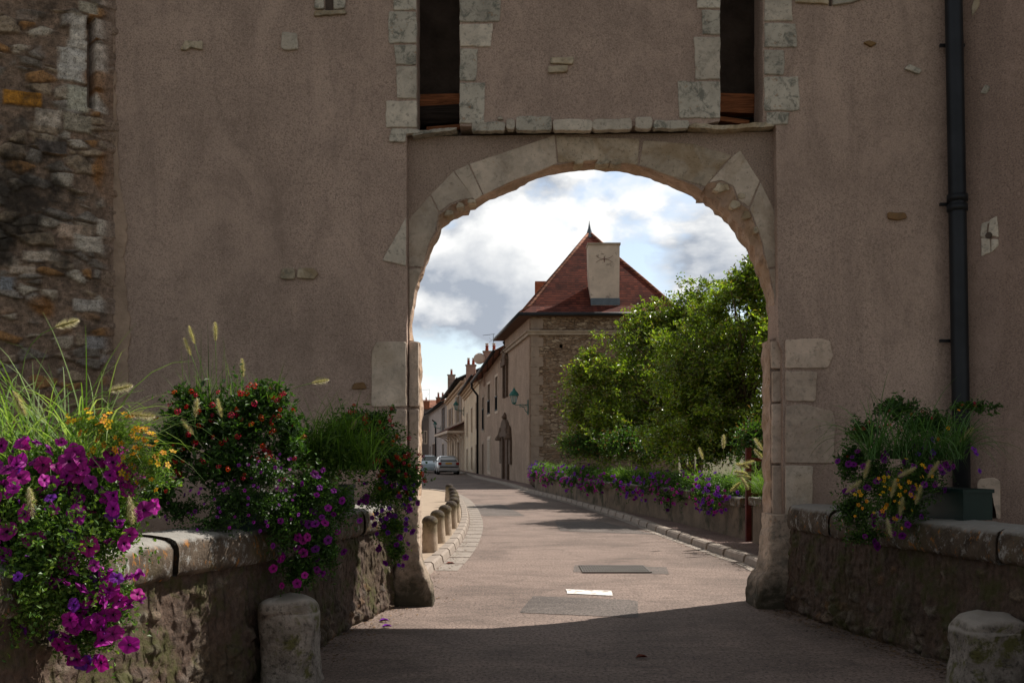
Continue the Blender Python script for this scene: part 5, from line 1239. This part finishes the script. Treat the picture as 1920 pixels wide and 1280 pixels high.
# wing roof, gutter, pipe
def street_roof(fr, L, z0, z1, parent, mat, over=.55, rise=3.0, deep=5.0, gut='black_iron', s0=0):
    vs = [fr.pt(s0,z0,over), fr.pt(L,z1,over), fr.pt(L,z1+rise,-deep), fr.pt(s0,z0+rise,-deep), fr.pt(L,z1,-2*deep), fr.pt(s0,z0,-2*deep)]
    vs += [v-Vector((0,0,.14)) for v in vs]
    fs = [(0,1,2,3),(3,2,4,5),(6,7,8,9),(9,8,10,11),(0,1,7,6),(0,3,9,6),(3,5,11,9),(1,2,8,7),(2,4,10,8)]
    r_ = mk('roof', vs, fs, M[mat], parent); mb = MB(); mb.tube([fr.pt(s0,z0-.06,over+.06), fr.pt(L,z1-.06,over+.06)], .1, 8); mb.build('gutter', M[gut], r_, True)
    return r_
def house_box(fr, L, z0, z1, parent, mat, deep=9.5):
    mb = MB(); solid(mb, fr, [[(.01,0),(L-.01,0),(L-.01,min(z0,z1)-.05),(.01,min(z0,z1)-.05)]], -.32, -deep); mb.build('body', M[mat], parent)
house_box(Fw, Lw_, za, zb_, lowg, 'h_plaster')
wr = street_roof(Fw, Lw_, za, zb_, lowg, 'tile_far')
q = P(917,700,72); chimney((q.x+.1,72,6.4), 1.0,.8, PZ(661,72)-6.4, 'chim_pink', wr, 2)
mb = MB(); mb.lathe([(.42,0),(.36,.06),(.2,.1)], (0,0,0), 18); rm = Matrix.Rotation(R(75),3,'X'); dp0 = P(899,672,71.5); mb.v = [tuple(rm@Vector(v)+dp0) for v in mb.v]; mb.build('satellite_dish', M['trim_pale'], wr, True)
def antenna(c, h, parent, s=1.0):
    mb = MB(); c = Vector(c); mb.tube([c, c+Vector((0,0,h))], .018, 5); mb.tube([c+Vector((-.75*s,0,h-.1)), c+Vector((.1,0,h))], .015, 4)
    for k in range(6): q = c+Vector((-.7*s+k*.14*s,0,h-.09)); mb.tube([q+Vector((0,-.18,-.02)),q+Vector((0,.18,.02))], .01, 4)
    for a in (-1,1): mb.tube([c+Vector((-.1,0,h*.6)), c+Vector((-.3,0,h*.6+a*.16))], .01, 4)
    return mb.build('antenna', M['zinc'], parent)
antenna(tuple(P(925,655,72)), 1.1, wr)
mb = MB(); e0 = Fw.pt(Lw_-.2, zb_-.1, .6); w0 = Fw.pt(Lw_+.05, zb_-1.0, .14); mb.tube([e0, e0-Vector((0,0,.35)), w0, Vector((w0.x,w0.y,.1))], .09, 8); mb.build('downpipe', M['black_iron'], wr, True)
mb = MB(); e0 = P(944,640,60.5); mb.tube([e0, e0+Vector((.25,0,-.5)), e0+Vector((.4,0,-1.4))], .08, 8); mb.build('downpipe', M['black_iron'], roof, True)
# --- cream house
Fc, Lc = facade(898.5, 871); cream = thing('cream_house', fpt(885), 'pale cream house with moulded cornice between the brown wing and the canopy house', 'house')
za = PZ(703, fac_y(898.5)); zb_ = PZ(738, fac_y(871))
wins = [opening(Fc,875.2,775,877.4,818), opening(Fc,883.5,765,886.2,811), opening(Fc,892.2,754,895.2,804), opening(Fc,875.2,842,877.4,880), opening(Fc,883.5,838,886.2,880), opening(Fc,892.2,833,895.2,877)]
house_wall('street_wall', Fc, [(0,0),(Lc,0),(Lc,zb_),(0,za)], wins, 'h_cream', cream)
for h in wins:
    w = window(Fc, h, cream, 'window', 'trim_pale', 'shutter', .1); 
house_box(Fc, Lc, za, zb_, cream, 'h_cream')
rc = street_roof(Fc, Lc, za, zb_, cream, 'tile_far', .5)
for k,(d0,zz,hh) in enumerate([(.12,.62,.16),(.24,.44,.18),(.4,.24,.2)]):
    mb = MB(); solid(mb, Fc, [[(0,za-zz),(Lc,zb_-zz),(Lc,zb_-zz+hh),(0,za-zz+hh)]], d0, -.02); mb.build('cornice', M['trim'], cream)
q = P(883,720,84); chimney((q.x,84,PZ(720,84)), .8,.6, PZ(686,84)-PZ(720,84), 'chim_pink', rc, 2)
# --- canopy house
Fa, La = facade(870.6, 838); can = thing('canopy_house', fpt(853), 'beige house with tiled canopy and open louvred shutters', 'house')
za = PZ(708, fac_y(870.6)); zb_ = PZ(748, fac_y(838)); 
wins = [opening(Fa,857.5,742,862.5,792), opening(Fa,843.3,766,846.8,802), opening(Fa,858,828,862,884), opening(Fa,848,830,851,882)]
house_wall('street_wall', Fa, [(0,0),(La,0),(La,zb_),(0,za)], wins, 'h_beige', can)
for i,h in enumerate(wins):
    w = window(Fa, h, can, 'window' if i < 2 else 'door', 'trim_pale', 'pane' if i < 2 else 'door', .12, i < 2)
    if i < 2:
        wd = (h[1]-h[0])/2*1.3; shutter(Fa, h[0]-wd-.1, h[0]-.1, h[2], h[3], w, 'shutter', .05); shutter(Fa, h[1]+.1, h[1]+wd+.1, h[2], h[3], w, 'shutter', .05)
for px in (869,865,855,845.5,841): 
    s_ = Fa.px(px,850)[0]; mb = MB(); solid(mb, Fa, [[(s_-.18,.1),(s_+.18,.1),(s_+.18,3.5),(s_-.18,3.5)]], .12, -.02); mb.build('pilaster', M['trim_pale'], can)
house_box(Fa, La, za, zb_, can, 'h_beige')
rc = street_roof(Fa, La, za, zb_, can, 'slate', .6, 2.6)
for k,(d0,zz,hh) in enumerate([(.14,.7,.2),(.34,.46,.22)]):
    mb = MB(); solid(mb, Fa, [[(0,za-zz),(La,zb_-zz),(La,zb_-zz+hh),(0,za-zz+hh)]], d0, -.02); mb.build('cornice', M['trim'], can)
q = P(846.5,735,105); chimney((q.x,105,PZ(740,105)), .75,.6, PZ(704,105)-PZ(740,105), 'chim_pink', rc, 1)
# canopy
s0_, s1_ = .1, La*.93; zc = 3.75
mb = MB(); vs = [Fa.pt(s0_,zc+.65,0),Fa.pt(s1_,zc+.65,0),Fa.pt(s1_,zc,1.45),Fa.pt(s0_,zc,1.45)]; mb.add(vs+[v-Vector((0,0,.12)) for v in vs], [(0,1,2,3),(4,5,6,7),(0,3,7,4),(1,2,6,5),(2,3,7,6)])
cn = mb.build('canopy', M['tile'], can)
mb = MB(); solid(mb, Fa, [[(s0_-.02,zc-.32),(s1_+.02,zc-.32),(s1_+.02,zc-.1),(s0_-.02,zc-.1)]], 1.5, 1.42); solid(mb, Fa, [[(s0_-.06,zc-.32),(s0_,zc-.32),(s0_,zc-.13),(s0_-.06,zc-.13)]], 1.42, 0); mb.build('canopy_fascia', M['trim_pale'], cn)
for k in range(6):
    s_ = s0_+.2+(s1_-s0_-.4)*k/5; mb = MB(); pts = [Fa.pt(s_,zc-.3-1.0*(1-math.sin(an)), 1.3*(1-math.cos(an))) for an in [math.pi/2*j/7 for j in range(8)]]; mb.tube(pts, .06, 6); mb.build('canopy_bracket', M['trim_pale'], cn, True)
for k in range(7): mb = MB(); s_ = s0_+.3+(s1_-s0_)*k/7; mb.tube([Fa.pt(s_,zc+.72,-.05),Fa.pt(s_,zc+.45,.55)], .1, 6); mb.build('canopy_ridge', M['trim_pale'], cn, True)
# --- grey house
Fg, Lg = facade(837.6, 804); gh = thing('grey_house', fpt(820), 'plain grey plaster house with a brown garage door at the far end of the street', 'house')
za = PZ(752, fac_y(837.6)); zb_ = PZ(776, fac_y(804))
wins = [opening(Fg,828.5,764,834.5,808), opening(Fg,810.5,832,816.5,870), opening(Fg,829.5,832,832.5,870), opening(Fg,806,836,807.6,868)]
house_wall('street_wall', Fg, [(0,0),(Lg,0),(Lg,zb_),(0,za)], wins, 'h_grey', gh)
for i,h in enumerate(wins): window(Fg, h, gh, ['window','garage_door','door','door'][i], 'trim_pale' if i else 'shutter', ['pane','door','pane','door'][i], .14, i==0)
house_box(Fg, Lg, za, zb_, gh, 'h_grey'); rg = street_roof(Fg, Lg, za, zb_, gh, 'slate', .6, 2.2)
q = P(826,752,118); chimney((q.x,118,PZ(756,118)), 1.0,.7, PZ(746,118)-PZ(756,118), 'brick', rg, 2)
mb = MB(); s_ = Fg.px(819.5,850)[0]; mb.tube([Fg.pt(s_,6,.65),Fg.pt(s_,5.6,.2),Fg.pt(s_,.1,.16)], .1, 8); mb.build('downpipe', M['black_iron'], rg, True)
# --- end house closing the street
eh = thing('end_house', (PX(785,158),158,0), 'dark house with red roof closing the far end of the street', 'house')
E = Fr((PX(730,156),156,0),(1,0,0),(0,-1,0)); w_ = PX(804,156)-PX(730,156); ez = PZ(764,156)
h1 = opening(E, 796, 800, 799.5, 820); a1 = E.px(796,800)[0]; a2 = E.px(799.5,800)[0]
house_wall('front_wall', E, [(0,0),(w_+1.2,0),(w_+1.2,ez),(0,ez)], [(a1,a2,3.2,5)], 'h_dark', eh); window(E, (a1,a2,3.2,5), eh)
vs = [E.pt(-.4,ez,.4),E.pt(w_+2.4,ez,.4),E.pt(w_+2.4,ez+1.4,-4),E.pt(-.4,ez+1.4,-4),E.pt(w_+2.4,ez,-8),E.pt(-.4,ez,-8)]
re_ = mk('roof', vs, [(0,1,2,3),(3,2,4,5)], M['tile_far'], eh); mb = MB(); solid(mb, E, [[(.02,0),(w_+1.18,0),(w_+1.18,ez-.05),(.02,ez-.05)]], -.32, -7.5); mb.build('body', M['h_dark'], eh)
q = P(795,764,155.5); chimney((q.x+.3,155.9,ez-.2), 1.1,.6, PZ(752,155)-ez+.2, 'brick', re_, 1); antenna((q.x+.8,155.9,ez+1.0), 1.8, re_, 1.5)

# ================================================================== STREET LAMPS
def make_lamp(label):
    t = thing('street_lamp', (0,0,0), label, 'street lamp', 'green wall lanterns along the street')
    mb = MB(); mb.tube([(0,0,0),(-.3,0,.02),(-.62,0,0),(-.7,0,.05)], .022, 6); mb.tube([(0,0,-.42),(-.12,0,-.3),(-.2,0,-.12),(-.4,0,-.03)], .018, 6)
    for x in (-.12,-.25,-.38): mb.tube([(x+.05*math.cos(a),0,-.07+.05*math.sin(a)) for a in [k*math.pi/5 for k in range(11)]], .012, 5)
    mb.box((.0,0,-.12),(.05,.07,.75)); mb.build('bracket', M['lamp_green'], t, local=True)
    mb = MB(); mb.lathe([(.10,.12),(.19,.46)], (-.7,0,0), 6); mb.build('glass', M['lamp_glass'], t, local=True)
    mb = MB()
    for k in range(6): a = math.pi*k/3; mb.tube([(-.7+.105*math.cos(a),.105*math.sin(a),.11),(-.7+.2*math.cos(a),.2*math.sin(a),.47)], .012, 5)
    mb.lathe([(.04,.02),(.11,.08),(.11,.12)], (-.7,0,0), 6); mb.build('lantern_frame', M['lamp_green'], t, local=True)
    mb = MB(); mb.lathe([(.26,.46),(.25,.5),(.16,.66),(.08,.72),(.07,.77),(.03,.82),(.005,.9)], (-.7,0,0), 12); mb.build('cap', M['lamp_green'], t, local=True)
    return t
lamp0 = make_lamp('nearest green wall lantern, on the stone house corner')
def copy_tree(o, parent=None):
    c = o.copy(); C.objects.link(c); c.parent = parent
    for ch_ in list(o.children): copy_tree(ch_, c)
    return c
def put_lamp(o, fr, px, py, rz):
    s_, z_ = fr.px(px, py); o.location = fr.pt(s_, z_, .03); o.rotation_euler = (0,0,rz)
lamp1 = copy_tree(lamp0); lamp1['label'] = 'middle green wall lantern, beside the open louvred shutters'
lamp2 = copy_tree(lamp0); lamp2['label'] = 'farthest green wall lantern, on the grey house'
put_lamp(lamp0, Fm, 991, 757, R(5)); put_lamp(lamp1, Fa, 870.3, 769, R(5)); put_lamp(lamp2, Fg, 827, 802, R(5))
lamp0.location += Vector((0,0,-.05))

# ================================================================== CARS
def car_paint(name, col):
    m, nt, b = new_mat(name); b.inputs['Base Color'].default_value = (*col,1); b.inputs['Metallic'].default_value=.35; b.inputs['Roughness'].default_value=.3; b.inputs['Coat Weight'].default_value=.6; return m
M['silver'] = car_paint('silver_paint', (.42,.42,.42)); M['blue'] = car_paint('blue_grey_paint', (.4,.5,.56)); M['tyre'] = simple('tyre', (.015,.015,.015), .8, .1)
m_, nt_, b_ = new_mat('car_glass'); b_.inputs['Base Color'].default_value=(.03,.05,.055,1); b_.inputs['Roughness'].default_value=.06; b_.inputs['Specular IOR Level'].default_value=.8; M['car_glass']=m_
M['red_lamp'] = simple('red_lamp', (.28,.01,.01), .25, .1, 10, 0); M['plate'] = simple('plate', (.62,.34,.03), .5, .05); M['head_lamp'] = simple('head_lamp', (.6,.62,.62), .15, .1, 10, 0); M['rim'] = simple('rim', (.3,.3,.31), .35, .1, 10, 0, metallic=.7)
def car(loc, rz, paint, label):
    """rear bumper at y=-2.05, nose at +2.05"""
    t = thing('parked_car', loc, label, 'car', 'cars parked in the street', rz)
    # stations: y, half width, belt z, roof half width, roof z
    stn = [(-2.05,.72,.62,.66,.64),(-2.0,.8,.92,.72,.96),(-1.9,.83,.95,.7,1.0),(-1.62,.85,.96,.62,1.3),(-1.2,.86,.95,.59,1.41),(-.3,.86,.94,.6,1.45),(.35,.86,.93,.6,1.4),(1.1,.85,.92,.68,.98),(1.7,.82,.82,.66,.84),(1.98,.74,.66,.6,.68),(2.06,.66,.5,.55,.52)]
    vs = []; m = 12
    for y,w,bz,rw,rz_ in stn:
        half = [(w*.9,.2),(w*.99,.3),(w,.55),(w*.985,bz-.05),(w*.95,bz),(rw,rz_-.03)]
        sec = [(x,z) for x,z in half]+[(rw*.8,rz_),(-rw*.8,rz_)]+[(-x,z) for x,z in half[::-1]]
        vs += [(x,y,z) for x,z in sec]; m = len(sec)
    fs = [(j*m+k, j*m+(k+1)%m, (j+1)*m+(k+1)%m, (j+1)*m+k) for j in range(len(stn)-1) for k in range(m)]
    fs += [tuple(range(m)), tuple((len(stn)-1)*m+k for k in range(m))]
    body = mk('body', vs, fs, M[paint], t, True, None, True)
    def quad(name, q, mat, off):
        v = [Vector(p) for p in q]; nrm = (v[1]-v[0]).cross(v[3]-v[0]).normalized()
        if nrm.dot(sum(v, Vector())/4-Vector((0,0,.8))) < 0: nrm = -nrm
        a = [p+nrm*off for p in v]; b = [p-nrm*.03 for p in v]; return mk(name, a+b, [(0,1,2,3),(0,1,5,4),(1,2,6,5),(2,3,7,6),(3,0,4,7)], M[mat], t, False, None, True)
    quad('rear_window', [(-.62,-1.9,1.0),(.62,-1.9,1.0),(.54,-1.4,1.37),(-.54,-1.4,1.37)], 'car_glass', .03)
    quad('windscreen', [(-.66,1.02,1.0),(.66,1.02,1.0),(.55,.4,1.37),(-.55,.4,1.37)], 'car_glass', .03)
    for s in (-1,1):
        quad('side_window', [(s*.80,-1.5,.99),(s*.80,.9,.98),(s*.64,.3,1.34),(s*.64,-1.25,1.34)], 'car_glass', .02)
        mb = MB(); mb.box((s*.68,-2.0,.84),(.24,.12,.17)); mb.build('tail_light', M['red_lamp'], t, local=True)
        mb = MB(); mb.box((s*.58,2.0,.64),(.3,.12,.13)); mb.build('headlight', M['head_lamp'], t, local=True)
        mb = MB(); mb.box((s*.95,.75,.98),(.16,.08,.12)); mb.build('wing_mirror', M[paint], t, local=True)
        for y in (-1.3,1.3):
            mb = MB(); mb.tube([(s*.64,y,.31),(s*.86,y,.31)], .31, 18); w = mb.build('wheel', M['tyre'], t, True, True)
            mb = MB(); mb.tube([(s*.84,y,.31),(s*.875,y,.31)], .19, 14); mb.build('rim', M['rim'], w, True, True)
    mb = MB(); mb.box((0,-2.06,.85),(.5,.03,.12)); mb.build('number_plate', M['plate'], t, local=True)
    mb = MB(); mb.box((0,-2.04,.42),(1.5,.1,.22)); mb.box((0,2.03,.38),(1.36,.1,.2)); mb.build('bumper', M['trim_grey'] if False else M[paint], t, local=True)
    mb = MB(); mb.box((0,-2.0,.26),(1.45,.1,.12)); mb.build('valance', M['tyre'], t, local=True)
    return t
Yc = 77; car((PX(834.5,Yc),Yc+2,0), R(8), 'silver', 'silver hatchback seen from behind, parked by the cream houses')
Yc = 84; car((PX(799,Yc),Yc+2,0), R(190), 'blue', 'pale blue-grey car facing the camera left of the silver hatchback')

# ================================================================== SKY, SUN, CAMERA
SD = Vector((.72,.49,1)).normalized()
w = bpy.data.worlds.new('World'); scene.world = w; w.use_nodes = True; nt = w.node_tree; n = N(nt)
for x in list(nt.nodes): nt.nodes.remove(x)
outn = n.node('ShaderNodeOutputWorld'); bg = n.node('ShaderNodeBackground'); n.lk(bg.outputs[0], outn.inputs[0])
sky = n.node('ShaderNodeTexSky', sky_type='NISHITA'); sky.sun_disc = False
el = math.asin(SD.z); sky.sun_elevation = el; sky.sun_rotation = math.atan2(SD.x, SD.y)
tc = n.node('ShaderNodeTexCoord'); dirv = tc.outputs['Generated']
sep = n.node('ShaderNodeSeparateXYZ'); n.lk(dirv, sep.inputs[0])
mp = n.node('ShaderNodeMapping'); mp.inputs['Scale'].default_value = (1,1,1.7); mp.inputs['Location'].default_value = (.35,.0,.12); n.lk(dirv, mp.inputs['Vector'])
def cloud(off):
    m2 = n.node('ShaderNodeMapping'); m2.inputs['Location'].default_value = off; n.lk(mp.outputs[0], m2.inputs['Vector'])
    a = n.noise(m2.outputs[0], 5.2, 12, .52, .15); return a
cov = cloud((0,0,0)); cov2 = cloud((.022,.004,.03))
fine = n.noise(mp.outputs[0], 16, 8, .6)
mask = n.ramp(n.math('ADD', cov, n.math('MULTIPLY', fine, .12)), .44, .515)
rel = n.math('ADD', n.math('MULTIPLY', n.math('SUBTRACT', cov, cov2), 3.2), .5)
thick = n.ramp(cov, .5, .68, (1,1,1), (.42,.42,.42))
lit = n.math('MULTIPLY', n.math('ADD', rel, n.math('MULTIPLY', n.math('SUBTRACT', fine, .5), .45)), thick)
cl = n.ramp(lit, .22, .58, (.27,.30,.35), (.68,.68,.67))
skyc = n.mix(1.0, sky.outputs[0], (.1,.1,.1), 'MULTIPLY')
skyc = n.mix(.25, skyc, (.75,.78,.8))
col = n.mix(mask, skyc, cl)
# whole sky dimmed overhead and partly behind the camera, to deepen foreground shade
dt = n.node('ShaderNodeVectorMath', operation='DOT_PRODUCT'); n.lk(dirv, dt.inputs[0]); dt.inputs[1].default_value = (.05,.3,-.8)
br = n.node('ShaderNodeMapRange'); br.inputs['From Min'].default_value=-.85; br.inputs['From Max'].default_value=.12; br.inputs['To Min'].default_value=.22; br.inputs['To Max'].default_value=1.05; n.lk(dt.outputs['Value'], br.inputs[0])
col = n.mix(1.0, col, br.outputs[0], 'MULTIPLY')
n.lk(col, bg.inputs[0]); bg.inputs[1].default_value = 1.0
sun = bpy.data.lights.new('sun', 'SUN'); sun.energy = 4.8; sun.angle = R(.5); sun.color = (1,.93,.84)
so = bpy.data.objects.new('sun', sun); C.objects.link(so); so.rotation_euler = SD.to_track_quat('Z','Y').to_euler(); so.location = (20,20,30)
cam = bpy.data.cameras.new('camera'); co = bpy.data.objects.new('camera', cam); C.objects.link(co)
cam.sensor_width = 36; cam.lens = F/1920*36; cam.shift_y = 210/1920; cam.clip_end = 4000; cam.clip_start = .05
co.location = (0,0,EYE); co.rotation_euler = (R(90),0,0); scene.camera = co
scene.render.engine = 'CYCLES'
scene.view_settings.view_transform = 'Standard'; scene.view_settings.look = 'None'; scene.view_settings.exposure = .58; scene.view_settings.gamma = 1
